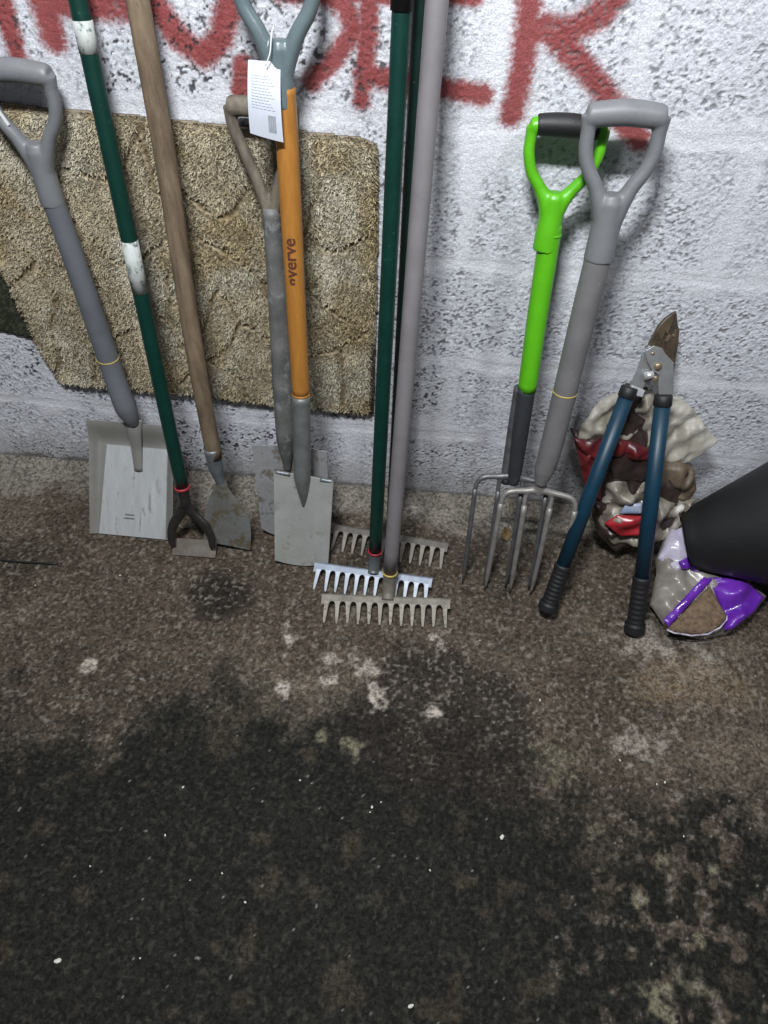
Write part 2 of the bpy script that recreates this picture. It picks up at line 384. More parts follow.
M = dict(
 grey_plastic=mat('grey_plastic', (.175, .178, .185), (.145, .147, .155), 25, .45, bump=.15, bscale=900, wear=(.30, .30, .29), wscale=40, wlo=.68),
 grey_shaft=mat('grey_sleeve', (.14, .145, .160), (.105, .11, .122), 14, .5, bump=.1, bscale=600),
 fork_grey=mat('fork_grey_sleeve', (.175, .168, .168), (.135, .13, .13), 18, .48, bump=.1, bscale=500, wear=(.30, .29, .28), wscale=45, wlo=.66),
 blue_grey=mat('blue_grey_plastic', (.12, .155, .165), (.09, .12, .13), 30, .3),
 dark_green=mat('dark_green_paint', (.003, .032, .023), (.002, .023, .017), 30, .38, wear=(.03, .09, .07), wscale=120, wlo=.63),
 shaded_worn_green=mat('shaded_worn_green_paint', (.003, .020, .015), (.002, .012, .010), 20, .45, wear=(.12, .16, .14), wscale=60, wlo=.64),  # worn green, with the rear pole's shade put into the colour
 old_wood=mat('weathered_wood', (.215, .155, .098), (.095, .064, .040), 16, .75, bump=.5, bscale=300, wear=(.09, .06, .04), wscale=22, wlo=.6, stretch=(4, 4, .6)),
 dark_wood=mat('grimy_wood', (.185, .155, .115), (.085, .072, .058), 20, .7, bump=.4, bscale=300, stretch=(4, 4, .5)),
 yellow_wood=mat('varnished_wood', (.40, .175, .036), (.31, .128, .024), 30, .38, wear=(.33, .14, .03), wscale=50, wlo=.62, stretch=(4, 4, .4)),
 cream_label=mat('cream_label', (.50, .52, .49), (.38, .40, .38), 40, .6, wear=(.10, .13, .12), wscale=55, wlo=.54),
 steel_plate=mat('brushed_steel_plate', (.56, .57, .575), (.46, .47, .475), 12, .42, metal=.35, bump=.1, bscale=300, stretch=(5, 1, 1), wear=(.30, .30, .29), wscale=14, wlo=.58),
 steel_rim=mat('dull_steel_rim', (.27, .265, .245), (.22, .21, .19), 15, .5, metal=.35, bump=.1, bscale=300),
 rusty_plate=mat('muddy_steel', (.20, .215, .22), (.155, .145, .12), 14, .5, metal=.4, bump=.4, bscale=160, wear=(.13, .105, .07), wscale=25, wlo=.50),
 grey_metal=mat('grey_metal', (.21, .23, .24), (.13, .14, .145), 22, .45, metal=.45, bump=.2, bscale=300, wear=(.10, .075, .05), wscale=50, wlo=.62),
 old_steel=mat('old_galvanised_sleeve', (.19, .185, .175), (.09, .09, .09), 18, .6, metal=.2, bump=.3, bscale=250, wear=(.25, .25, .25), wscale=30, wlo=.56),
 old_blade=mat('scuffed_old_blade', (.36, .365, .375), (.25, .25, .25), 18, .6, metal=.2, bump=.3, bscale=160, wear=(.16, .135, .11), wscale=18, wlo=.50),
 spade_blade=mat('muddy_grey_blade', (.44, .44, .42), (.35, .35, .33), 15, .55, metal=.2, bump=.25, bscale=140, wear=(.29, .275, .25), wscale=26, wlo=.57),
 dark_iron=mat('dark_iron', (.045, .038, .035), (.02, .018, .018), 40, .4, metal=.4, bump=.4, bscale=200),
 galvanised=mat('galvanised_steel', (.21, .24, .29), (.14, .16, .20), 60, .5, metal=.35, bump=.1, bscale=400),
 tan_steel=mat('muddy_rake_steel', (.34, .31, .26), (.20, .18, .145), 45, .6, metal=.2, bump=.3, bscale=300, wear=(.13, .11, .085), wscale=50, wlo=.54),
 brown_steel=mat('brown_rake_steel', (.13, .115, .10), (.075, .065, .055), 45, .6, metal=.2, bump=.3, bscale=300),
 grey_pole=mat('grey_pole_paint', (.20, .183, .190), (.16, .148, .152), 18, .4, wear=(.15, .14, .14), wscale=60, wlo=.7),
 black_plastic=mat('black_plastic', (.012, .012, .013), (.008, .008, .009), 60, .55, bump=.2, bscale=400),
 dark_sleeve=mat('charcoal_sleeve', (.035, .037, .042), (.022, .024, .028), 40, .45),
 lime=mat('lime_green_plastic', (.10, .42, .010), (.085, .36, .008), 30, .38),
 tine=mat('grey_tine_steel', (.33, .31, .29), (.21, .195, .18), 40, .45, metal=.4, bump=.2, bscale=300, wear=(.15, .12, .09), wscale=60, wlo=.62),
 tine_dark=mat('dark_tine_steel', (.17, .17, .175), (.10, .10, .105), 40, .45, metal=.5, bump=.2, bscale=300),
 blue=mat('blue_metal_sleeve', (.004, .036, .066), (.003, .025, .048), 35, .45, wear=(.10, .20, .27), wscale=90, wlo=.70),
 silver=mat('plated_steel', (.34, .34, .34), (.25, .25, .245), 40, .35, metal=.6, bump=.1, bscale=300),
 bright=mat('bright_steel', (.75, .75, .76), (.62, .62, .63), 40, .3, metal=.6),
 brass=mat('brassy_bolt', (.34, .26, .17), (.25, .19, .12), 60, .4, metal=.7),
 blade_dark=mat('resin_stained_blade', (.10, .07, .045), (.030, .024, .020), 30, .4, metal=.5, bump=.3, bscale=200, wear=(.22, .16, .09), wscale=45, wlo=.60),
 red=mat('red_ring', (.42, .03, .04), (.3, .02, .03), 60, .5),
 gold=mat('yellow_ring', (.50, .38, .10), (.4, .3, .08), 60, .5),
 paper=mat('white_card', (.52, .54, .60), (.46, .48, .54), 20, .55, wear=(.5, .5, .48), wscale=30, wlo=.66),
 ink=mat('grey_ink', (.12, .12, .13), (.10, .10, .11), 60, .7),
 paleink=mat('pale_ink', (.42, .44, .49), (.40, .42, .47), 60, .7),
 brownink=mat('brown_print', (.10, .028, .012), (.08, .02, .01), 60, .7),
 sticker=mat('white_sticker', (.75, .76, .74), (.7, .7, .68), 60, .5),
 film=mat('clear_film', (.60, .565, .48), (.36, .32, .25), 18, .38, alpha=.52, bump=.6, bscale=60),
 redfoil=mat('red_foil', (.17, .015, .018), (.045, .008, .010), 22, .38, bump=.5, bscale=50, wear=(.55, .42, .40), wscale=40, wlo=.70),
 brownfilm=mat('brown_soil_sack', (.14, .10, .065), (.045, .032, .024), 18, .5, bump=.6, bscale=50),
 darkfilm=mat('dark_sack', (.05, .032, .028), (.022, .015, .014), 18, .3, bump=.5, bscale=50),
 midfilm=mat('cloudy_sack', (.33, .295, .24), (.085, .068, .052), 20, .38, bump=.6, bscale=50, wear=(.50, .47, .43), wscale=26, wlo=.60),
 label_red=mat('red_print', (.38, .022, .03), (.28, .015, .02), 30, .3, bump=.3, bscale=60),
 label_blue=mat('blue_print', (.16, .25, .45), (.40, .42, .5), 40, .3, bump=.3, bscale=60),
 purple=mat('purple_film', (.16, .03, .42), (.09, .014, .27), 16, .25, bump=.5, bscale=45, coat=.2),
 greyfilm=mat('grey_clear_sack', (.31, .285, .255), (.13, .11, .092), 16, .28, bump=.7, bscale=60, wear=(.6, .6, .6), wscale=22, wlo=.66),
 lilac=mat('lilac_white_film', (.52, .50, .55), (.40, .34, .48), 20, .25, bump=.5, bscale=45),
 bark=mat('bark_compost', (.20, .135, .08), (.085, .055, .035), 110, .9, bump=1.0, bscale=260, wear=(.33, .25, .17), wscale=160, wlo=.62),
 bucket=mat('black_bucket_plastic', (.010, .0105, .011), (.007, .007, .008), 20, .55, bump=.2, bscale=80, wear=(.05, .045, .035), wscale=25, wlo=.72),
 chip=mat('pale_chip', (.66, .64, .58), (.5, .48, .42), 60, .8),
 leaf=mat('dry_leaf', (.36, .25, .10), (.2, .13, .06), 60, .7),
 wirem=mat('black_wire', (.012, .012, .013), (.008, .008, .008), 60, .5),
 cloth=mat('dark_green_cloth', (.045, .052, .032), (.018, .022, .016), 60, .9, bump=.8, bscale=300, wear=(.10, .105, .06), wscale=110, wlo=.60),
)

# ================================================================ object helpers
def newobj(name, verts, faces, m, parent=None, smooth=True, attrs=None, loc=None):
    me = bpy.data.meshes.new(name)
    off = Vector(parent['_org']) if parent is not None and '_org' in parent else Vector(loc if loc is not None else (0, 0, 0))
    me.from_pydata([tuple(Vector(v) - off) for v in verts], [], faces)
    o = bpy.data.objects.new(name, me); COL.objects.link(o)
    if isinstance(m, (list, tuple)):
        for k in m: me.materials.append(k)
    else: me.materials.append(m)
    if smooth: me.polygons.foreach_set('use_smooth', [True] * len(me.polygons))
    if parent is not None:
        o.parent = parent
    else: o.location = off
    o['_org'] = tuple(off)
    return o
def thing(name, label, cat, loc, group=None):
    o = bpy.data.objects.new(name, None); COL.objects.link(o); o.location = loc; o.empty_display_size = .05
    o['_org'] = tuple(loc); o['label'] = label; o['category'] = cat
    if group: o['group'] = group
    return o
def tagit(o, label, cat, group=None, kind=None):
    if label: o['label'] = label
    if cat: o['category'] = cat
    if group: o['group'] = group
    if kind: o['kind'] = kind
    return o
def plab(o, label): o['label'] = label; return o

class Geo:
    def __init__(s): s.v = []; s.f = []
    def add(s, v, f):
        k = len(s.v); s.v += [tuple(p) for p in v]; s.f += [tuple(i + k for i in q) for q in f]
    def tube(s, pts, rad, n=18, flat=1.0, ref=None, cap=True):
        pts = [Vector(p) for p in pts]; m = len(pts)
        rad = [rad] * m if not hasattr(rad, '__len__') else list(rad)
        T = []
        for i in range(m):
            d = pts[min(i + 1, m - 1)] - pts[max(i - 1, 0)]; T.append(d.normalized())
        x = Vector(ref) if ref is not None else (Vector((0, -1, 0)) if abs(T[0].y) < .9 else Vector((1, 0, 0)))
        V = []
        for i in range(m):
            x = (x - T[i] * x.dot(T[i])).normalized(); y = T[i].cross(x)
            r = rad[i]; rx, ry = (r if not hasattr(r, '__len__') else r[0]), (r * flat if not hasattr(r, '__len__') else r[1])
            for k in range(n):
                a = 2 * math.pi * k / n; V.append(pts[i] + x * (math.cos(a) * ry) + y * (math.sin(a) * rx))
        F = [(i * n + k, i * n + (k + 1) % n, (i + 1) * n + (k + 1) % n, (i + 1) * n + k) for i in range(m - 1) for k in range(n)]
        if cap: F += [tuple(range(n))[::-1], tuple((m - 1) * n + k for k in range(n))]
        s.add(V, F); return s
    def prism(s, poly, fr, t0, t1):     # polygon in a frame, between two distances along n
        n = len(poly); V = [fr.p(x, y, t0) for x, y in poly] + [fr.p(x, y, t1) for x, y in poly]
        F = [tuple(range(n)), tuple(range(2 * n - 1, n - 1, -1))] + [(i, i + n, (i + 1) % n + n, (i + 1) % n) for i in range(n)]
        s.add(V, F); return s
    def make(s, name, m, parent=None, smooth=True, bevel=0, sub=0, remesh=0, loc=None, auto=None):
        o = newobj(name, s.v, s.f, m, parent, smooth, loc=loc)
        bm = bmesh.new(); bm.from_mesh(o.data); bmesh.ops.recalc_face_normals(bm, faces=bm.faces); bm.to_mesh(o.data); bm.free()
        if remesh:
            r = o.modifiers.new('r', 'REMESH'); r.mode = 'VOXEL'; r.voxel_size = remesh; r.use_smooth_shade = True
            q = o.modifiers.new('s', 'SMOOTH'); q.iterations = 5; q.factor = .6
        if bevel:
            b = o.modifiers.new('b', 'BEVEL'); b.width = bevel; b.segments = 2; b.limit_method = 'ANGLE'; b.angle_limit = math.radians(40)
            o.modifiers.new('w', 'WEIGHTED_NORMAL')
        return o
class Frame:
    def __init__(s, k):
        s.F, s.A, s.S, s.N = (Vector(k[c]) for c in ('F', 'a', 's', 'n'))
    def p(s, x, y, z=0.): return s.F + s.S * x + s.A * y + s.N * z
def bez(pts, n=8):      # Catmull-Rom through points
    P = [Vector(p) for p in pts]; P = [P[0] * 2 - P[1]] + P + [P[-1] * 2 - P[-2]]; out = []
    for i in range(1, len(P) - 2):
        for k in range(n):
            t = k / n; a, b, c, d = P[i - 1:i + 3]
            out.append(.5 * ((2 * b) + (c - a) * t + (2 * a - 5 * b + 4 * c - d) * t * t + (3 * b - a - 3 * c + d) * t ** 3))
    out.append(P[-2]); return out
def lerpr(r, n): return [float(x) for x in np.interp(np.linspace(0, 1, n), np.linspace(0, 1, len(r)), r)]
def shaft(fr, pts, r, name, m, parent, n=24, steps=10):
    P = bez([fr.p(*p) for p in pts], steps); return Geo().tube(P, lerpr(r, len(P)), n).make(name, m, parent)
def ring(fr, x, y, z, r, m, parent, h=.003, name='ring'):
    c = fr.p(x, y, z); g = Geo(); P = [c + fr.A * t for t in (-h / 2, -h / 4, h / 4, h / 2)]
    g.tube(P, [r - .0006, r, r, r - .0006], 24); return g.make(name, m, parent)
def sheet(fr, fn, nu, nv, th, name, m, parent, smooth=True):
    U = np.linspace(0, 1, nu); Vv = np.linspace(0, 1, nv); P = [[Vector(fr.p(*fn(a, b))) for a in U] for b in Vv]
    V = []; F = []
    for side in (0, 1):
        for j in range(nv):
            for i in range(nu):
                du = P[j][min(i + 1, nu - 1)] - P[j][max(i - 1, 0)]; dv = P[min(j + 1, nv - 1)][i] - P[max(j - 1, 0)][i]
                nn = du.cross(dv); nn = nn.normalized() if nn.length > 1e-12 else fr.N
                V.append(P[j][i] + nn * (th / 2 if side == 0 else -th / 2))
    K0 = nu * nv
    for j in range(nv - 1):
        for i in range(nu - 1):
            a, b, c, d = j * nu + i, j * nu + i + 1, (j + 1) * nu + i + 1, (j + 1) * nu + i
            F.append((a, b, c, d)); F.append((K0 + d, K0 + c, K0 + b, K0 + a))
    edge = [(i, i + 1) for i in range(nu - 1)] + [(j * nu + nu - 1, (j + 1) * nu + nu - 1) for j in range(nv - 1)] + \
           [(K0 - 1 - i, K0 - 2 - i) for i in range(nu - 1)] + [((nv - 1 - j) * nu, (nv - 2 - j) * nu) for j in range(nv - 1)]
    F += [(b, a, a + K0, b + K0) for a, b in edge]
    o = newobj(name, V, F, m, parent, False)
    if smooth:
        n_top = 2 * (nu - 1) * (nv - 1)
        o.data.polygons.foreach_set('use_smooth', [k < n_top for k in range(len(o.data.polygons))])
        ed = o.data
        bm = bmesh.new(); bm.from_mesh(ed)
        for e in bm.edges:
            if len(e.link_faces) == 2 and e.link_faces[0].smooth != e.link_faces[1].smooth: e.smooth = False
        bmesh.ops.recalc_face_normals(bm, faces=bm.faces)
        bm.to_mesh(ed); bm.free()
    return o
def dgrip(fr, y, z0, bl, br, rj, rb, name, m, parent, arm=.008, bar=True, barmat=None, sag=.25, neck=.05, nz=0., crotch=.07):
    """D handle: y = join, bl / br = ends of the crossbar"""
    g = Geo(); J = Vector((y[0], y[1])); B0 = Vector(bl); B1 = Vector(br); mid = (B0 + B1) / 2; ax = (mid - J)
    n_ = ax.normalized()
    for B in (B0, B1):
        out = (B - mid)
        P = [J - n_ * .030 + out * .05, J + out * .20 - n_ * .004, J + ax * (.17 + crotch) + out * (.48 + crotch * .3), J + ax * (.38 + crotch) + out * (.80 + crotch * .4), J + ax * .64 + out * .98, J + ax * .85 + out * 1.0, B]
        Q = bez([fr.p(p.x, p.y, z0 + nz) for p in P], 6)
        g.tube(Q, lerpr([rj * .85, rj * .74, arm * 1.08, arm, arm, arm, rb * .8], len(Q)), 14, flat=1.1, ref=fr.N)
    g.tube([fr.p(J.x, J.y - neck - .03, z0), fr.p(J.x, J.y - neck, z0), fr.p(J.x, J.y - .004, z0), fr.p(*(J + n_ * (.006 + crotch * .1)), z0), fr.p(*(J + n_ * (.014 + crotch * .17)), z0)], [rj + .0020, rj + .0016, rj, rj * .98, rj * .74], 24)
    if bar:
        d = (B1 - B0).normalized(); up = Vector((-d.y, d.x)); Q = [B0 - d * rb * .35, B0 + d * .004, mid + up * .004, B1 - d * .006, B1 + d * rb * .35]
        Q = bez([fr.p(p.x, p.y, z0 + nz) for p in Q], 5)
        g.tube(Q, lerpr([rb * .85, rb * 1.05, rb * 1.12, rb * 1.05, rb * .85], len(Q)), 18)
    o = g.make(name, m, parent, remesh=.0022); return o

# ================================================================ setting: floor
def gridobj(name, X, Yc, fn, m, attrs_fn):
    gx, gy = np.meshgrid(X, Yc); P, colr = fn(gx, gy); nx, ny = len(X), len(Yc)
    idx = np.arange(nx * ny).reshape(ny, nx)
    F = np.stack([idx[:-1, :-1], idx[:-1, 1:], idx[1:, 1:], idx[1:, :-1]], -1).reshape(-1, 4)
    me = bpy.data.meshes.new(name); me.vertices.add(nx * ny); me.vertices.foreach_set('co', P.reshape(-1).astype('f4'))
    me.loops.add(F.size); me.loops.foreach_set('vertex_index', F.reshape(-1).astype('i4'))
    me.polygons.add(len(F)); me.polygons.foreach_set('loop_start', (np.arange(len(F)) * 4).astype('i4'))
    me.polygons.foreach_set('loop_total', np.full(len(F), 4, 'i4')); me.update(); me.validate()
    me.polygons.foreach_set('use_smooth', [True] * len(F))
    a = me.color_attributes.new('tint', 'FLOAT_COLOR', 'POINT'); c = np.ones((nx * ny, 4), 'f4'); c[:, :3] = colr.reshape(-1, 3)
    a.data.foreach_set('color', c.reshape(-1)); me.materials.append(m)
    o = bpy.data.objects.new(name, me); COL.objects.link(o); return o
def mixc(c, col, f): return c * (1 - f[..., None]) + np.array(col) * f[..., None]

def y_lim(py): return py > -.66
def floor_fn(x, y):
    big = fbm(x, y, .35, 3, 4); mid = fbm(x, y, .06, 9, 3); fine = vnoise(x, y, .0075, 21) * .45 + vnoise(x, y, .0045, 22) * .55
    c = np.ones(x.shape + (3,)) * np.array((.112, .089, .067))
    c = c * (.66 + .68 * mid[..., None]); c = mixc(c, (.062, .046, .034), sst(.40, .62, big) * .75)
    # paler cement strip along the foot of the wall
    strip = sst(-.135, -.06, y + (mid - .5) * .09 + .02 * np.sin(x * 9)); c = mixc(c, (.24, .215, .185), strip * (.5 + .5 * fbm(x, y, .03, 31, 2)))
    # dark foreground area: oily stain, with vignetting painted into the same mask
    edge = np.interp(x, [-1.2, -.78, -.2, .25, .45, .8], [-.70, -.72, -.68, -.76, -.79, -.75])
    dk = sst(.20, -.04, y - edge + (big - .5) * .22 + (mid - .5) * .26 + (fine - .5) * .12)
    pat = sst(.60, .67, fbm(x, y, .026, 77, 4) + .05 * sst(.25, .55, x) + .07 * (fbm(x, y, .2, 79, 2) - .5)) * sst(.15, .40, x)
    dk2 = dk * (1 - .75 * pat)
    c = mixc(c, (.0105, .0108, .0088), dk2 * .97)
    spots = sst(.70, .78, fbm(x, y, .05, 55, 2)); c = mixc(c, (.045, .035, .024), spots * dk * .5)
    for poly, s in zip(K['fl'], (1.0, .9)):
        d = sdist(x, y, poly); c = mixc(c, (.020, .016, .013), sst(-.025, .03, d + (mid - .5) * .08 + (fine - .5) * .02) * s * .9)
    for px, py, r in K['dust']:
        d = np.hypot((x - px), (y - py)) / r
        f = sst(1.10, .2, d + (fbm(x, y, .016, 41, 4) - .5) * 2.8)
        c = mixc(c, (.40, .35, .30) if y_lim(py) else (.15, .135, .09), f * (.85 if r < .03 else .5))
    c = mixc(c, (.17, .125, .08), sst(1.1, .3, np.hypot((x - .56) / .13, (y + .46) / .07) + (mid - .5) * 1.4) * .7)
    # darker floor patches around forks / bags
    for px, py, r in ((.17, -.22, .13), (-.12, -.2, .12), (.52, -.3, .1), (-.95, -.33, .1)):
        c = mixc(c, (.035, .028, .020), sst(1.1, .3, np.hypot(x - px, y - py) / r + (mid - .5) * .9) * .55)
    pock = sst(.52, .66, fine) * (1 - dk2 * .7) * (.55 + .45 * sst(-.40, -.55, y))
    c = mixc(c, (.022, .018, .015), pock * .30)
    lite = sst(.66, .80, vnoise(x, y, .006, 88)) * (1 - dk2 * .85); c = mixc(c, (.21, .185, .155), lite * .5)
    speck = (vnoise(x, y, .0045, 99) > .975); c = mixc(c, (.30, .29, .27), speck * .55)
    z = .0022 * (mid - .5) + .0022 * (fine - .5) - .0016 * pock + .004 * strip * 0 - .0035
    near = sst(.02, .0, -y); z = z + .006 * sst(-.035, 0, y)
    return np.stack([x, y, z], -1), c
X = np.concatenate([np.linspace(-2.6, -1.2, 15)[:-1], np.arange(-1.2, .95, .0032), np.linspace(.95, 2.6, 17)])
Yc = np.concatenate([np.linspace(-3.0, -1.26, 18)[:-1], np.arange(-1.26, .03, .0032)])
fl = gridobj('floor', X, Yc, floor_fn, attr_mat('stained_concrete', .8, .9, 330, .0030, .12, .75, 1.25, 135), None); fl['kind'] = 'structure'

# ================================================================ setting: back wall
ZJ = [-.02] + sorted(K['joints']) + [1.125, 1.35, 1.575, 1.80, 2.025, 2.25]
def wall_fn(x, z):
    big = fbm(x, z, .30, 103, 3); mid = fbm(x, z, .05, 109, 3)
    wav = (fbm(x, z, .09, 120, 2) - .5) * .018
    dj = np.full(x.shape, 9.); row = np.zeros(x.shape, int)
    for i, zj in enumerate(ZJ[1:-1]):
        dj = np.minimum(dj, np.abs(z - zj + wav)); row += (z + wav > zj)
    offs = np.where(row % 2 == 0, .235, .0)
    xv = (x - .006 - offs + (fbm(x, z, .06, 140, 2) - .5) * .012) / .455; dv = np.abs(xv - np.round(xv)) * .455
    mort = np.maximum(sst(.016, .005, dj), sst(.013, .004, dv) * .8)
    smear = np.maximum(sst(.040, .008, dj + (mid - .5) * .07), sst(.030, .008, dv + (mid - .5) * .03) * .8)
    # smooth vertical smear under the writing
    sm2 = sst(.07, .02, np.abs(x - .04 - .1 * (z - .9))) * sst(.80, .88, z); smear = np.maximum(smear, sm2)
    rough = (1 - .9 * smear) * (.55 + .45 * sst(.3, .6, fbm(x, z, .12, 150, 2)))
    n1 = vnoise(x + .4 * z, z, .0072, 161); n2 = vnoise(x - .3 * z, z, .0046, 162); n3 = vnoise(x, z, .0030, 163)
    gr = n1 * .5 + n2 * .33 + n3 * .17
    pit = sst(.585, .685, n1 * .34 + n2 * .42 + n3 * .24 + .10 * (mid - .5)) * rough
    left = sst(.15, -.45, x) ; low = sst(.75, .2, z) * sst(.35, -.15, x)
    blackness = np.clip(.42 + .75 * left + .45 * low, 0, 1) * sst(.34, .54, fbm(x, z, .08, 170, 3) + .20 * left + .12 * low)
    c = np.ones(x.shape + (3,)) * np.array((.64, .645, .69))
    c = c * (.86 + .28 * gr[..., None]); c = c * (.90 + .2 * big[..., None])
    c = mixc(c, (.76, .755, .79), smear * .5)
    c = mixc(c, (.20, .20, .215), sst(.55, .68, n2 * .6 + n3 * .4) * rough * .55)
    # red spray lettering
    gf = np.zeros(x.shape)
    for pts, hw in K['graffiti']:
        d = segdist(x, z, pts) / hw
        gf = np.maximum(gf, sst(1.25, .45, d + (n3 - .5) * .45 + (mid - .5) * .3))
    redc = np.array((.25, .024, .020)); c = c * (1 - gf[..., None] * .93) + (redc * (.75 + .4 * gr[..., None])) * gf[..., None] * .93
    # bare dark pores and grime
    c = mixc(c, (.035, .033, .035), pit * blackness * .95)
    c = mixc(c, (.20, .195, .20), pit * (1 - blackness) * .55)
    pole_shade = np.zeros(x.shape)  # soft upright pole shadows painted into the wall colour
    for sx, sw, s0 in ((.02, .022, .6), (-.06, .012, .4), (.085, .018, .55), (-.42, .015, .4), (.33, .02, .3)):
        pole_shade = np.maximum(pole_shade, sst(sw * 1.6, sw * .3, np.abs(x - sx - .04 * (z - .4) + (fbm(x, z, .1, 181, 2) - .5) * .03)) * s0)
    c = mixc(c, (.25, .245, .26), pole_shade * sst(.95, .3, z) * .5 * (.5 + mid))
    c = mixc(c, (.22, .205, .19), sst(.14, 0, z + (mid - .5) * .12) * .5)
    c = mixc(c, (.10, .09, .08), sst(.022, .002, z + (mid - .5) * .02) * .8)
    tips = sst(.06, -.01, np.abs(dj) + (n2 - .5) * .05) * 0
    h = .0036 * (gr - .5) * (1 - .75 * smear) + .0009 * (mid - .5) - .0028 * pit - .0009 * mort + .0006 * smear + .0008 * (n3 - .5)
    h = h + .0007 * ((row * 7919 + np.round(xv).astype(int) * 104729) % 7 - 3) / 3 * (1 - smear)
    return np.stack([x, -h, z], -1), c
X = np.concatenate([np.linspace(-2.6, -1.18, 15)[:-1], np.arange(-1.18, .88, .0022), np.linspace(.88, 2.6, 17)])
Zc = np.concatenate([np.arange(-.02, 1.125, .0022), np.linspace(1.13, 2.6, 14)])
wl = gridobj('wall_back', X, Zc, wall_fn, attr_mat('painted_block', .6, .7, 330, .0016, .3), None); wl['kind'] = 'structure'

# ================================================================ rug and cloth hung on the wall
def slab(name, poly, h, hfun, cfun, m, y0, jitter=.0, loc=None):
    poly = [tuple(p) for p in poly]; xs = [p[0] for p in poly]; zs = [p[1] for p in poly]
    X = np.arange(min(xs) - h, max(xs) + h * 2, h); Zz = np.arange(min(zs) - h, max(zs) + h * 2, h)
    gx, gz = np.meshgrid(X, Zz); d = sdist(gx, gz, poly); keep = d > -h * .55
    used = keep[:-1, :-1] & keep[:-1, 1:] & keep[1:, 1:] & keep[1:, :-1]
    hgt = hfun(gx, gz, np.maximum(d, 0)); col = cfun(gx, gz, d)
    idx = -np.ones(gx.shape, int); vs = np.zeros(gx.shape, bool)
    vs[:-1, :-1] |= used; vs[:-1, 1:] |= used; vs[1:, 1:] |= used; vs[1:, :-1] |= used
    idx[vs] = np.arange(vs.sum()); n = int(vs.sum())
    front = np.stack([gx[vs], y0 - hgt[vs], gz[vs]], -1); back = np.stack([gx[vs], np.full(n, y0), gz[vs]], -1)
    a, b, c_, d_ = idx[:-1, :-1][used], idx[:-1, 1:][used], idx[1:, 1:][used], idx[1:, :-1][used]
    F = np.stack([a, b, c_, d_], -1).tolist() + np.stack([d_ + n, c_ + n, b + n, a + n], -1).tolist()
    from collections import Counter
    E = Counter()
    for q in F[:len(a)]:
        for i in range(4):
            e = (q[i], q[(i + 1) % 4]); k = (min(e), max(e)); E[k] += 1
    for q in F[:len(a)]:
        for i in range(4):
            e = (q[i], q[(i + 1) % 4])
            if E[(min(e), max(e))] == 1: F.append((e[1], e[0], e[0] + n, e[1] + n))
    me = bpy.data.meshes.new(name); me.from_pydata(np.concatenate([front, back]).tolist(), [], F)
    me.polygons.foreach_set('use_smooth', [True] * len(me.polygons))
    at = me.color_attributes.new('tint', 'FLOAT_COLOR', 'POINT'); cc = np.ones((2 * n, 4), 'f4'); cc[:n, :3] = col[vs]; cc[n:, :3] = (.07, .05, .03)
    at.data.foreach_set('color', cc.reshape(-1)); me.materials.append(m)
    o = bpy.data.objects.new(name, me); COL.objects.link(o); return o
_lc = {}
def linedist(x, z):
    k = x.shape
    if k not in _lc:
        wx = x + (fbm(x, z, .03, 201, 2) - .5) * .014; wz = z + (fbm(x, z, .03, 203, 2) - .5) * .014
        d = np.full(k, 9.)
        for l in K['ruglines']: d = np.minimum(d, segdist(wx, wz, l))
        _lc[k] = d
    return _lc[k]
def rug_h(x, z, d):
    ld = linedist(x, z); ft = vnoise(x, z, .0060, 211) * .5 + vnoise(x, z, .0036, 212) * .5
    return .004 + .008 * sst(0, .014, d) * (1 - .5 * sst(.009, .001, ld)) + .0040 * (ft - .5) + .0010 * (fbm(x, z, .05, 214, 2) - .5)
def rug_c(x, z, d):
    ld = linedist(x, z); ft = vnoise(x, z * 1.8, .0055, 221) * .6 + vnoise(x, z * 1.8, .0033, 222) * .4; big = fbm(x, z, .12, 225, 3)
    c = np.ones(x.shape + (3,)) * np.array((.52, .44, .30)); c = mixc(c, (.60, .54, .41), sst(.42, .65, big) * .7)
    c = mixc(c, (.28, .205, .09), sst(.55, .72, fbm(x, z, .07, 231, 3)) * .55); c = c * (.62 + .72 * ft[..., None])
    c = mixc(c, (.10, .062, .028), sst(.0065, .0012, ld + (ft - .5) * .004) * .85)
    c = mixc(c, (.26, .20, .11), sst(.02, .003, ld + (ft - .5) * .01) * .35)
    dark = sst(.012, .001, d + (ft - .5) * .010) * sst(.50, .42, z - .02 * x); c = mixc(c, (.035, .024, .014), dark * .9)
    c = mixc(c, (.24, .19, .14), sst(.013, .002, d) * sst(.7, .8, z) * .8)
    sh = sst(.18, .0, x + .62) * 0
    return c
rug = slab('rug', K['rug'], .0025, rug_h, rug_c, attr_mat('shaggy_pile', .95, .9, 700, .0025, .1), -.004)
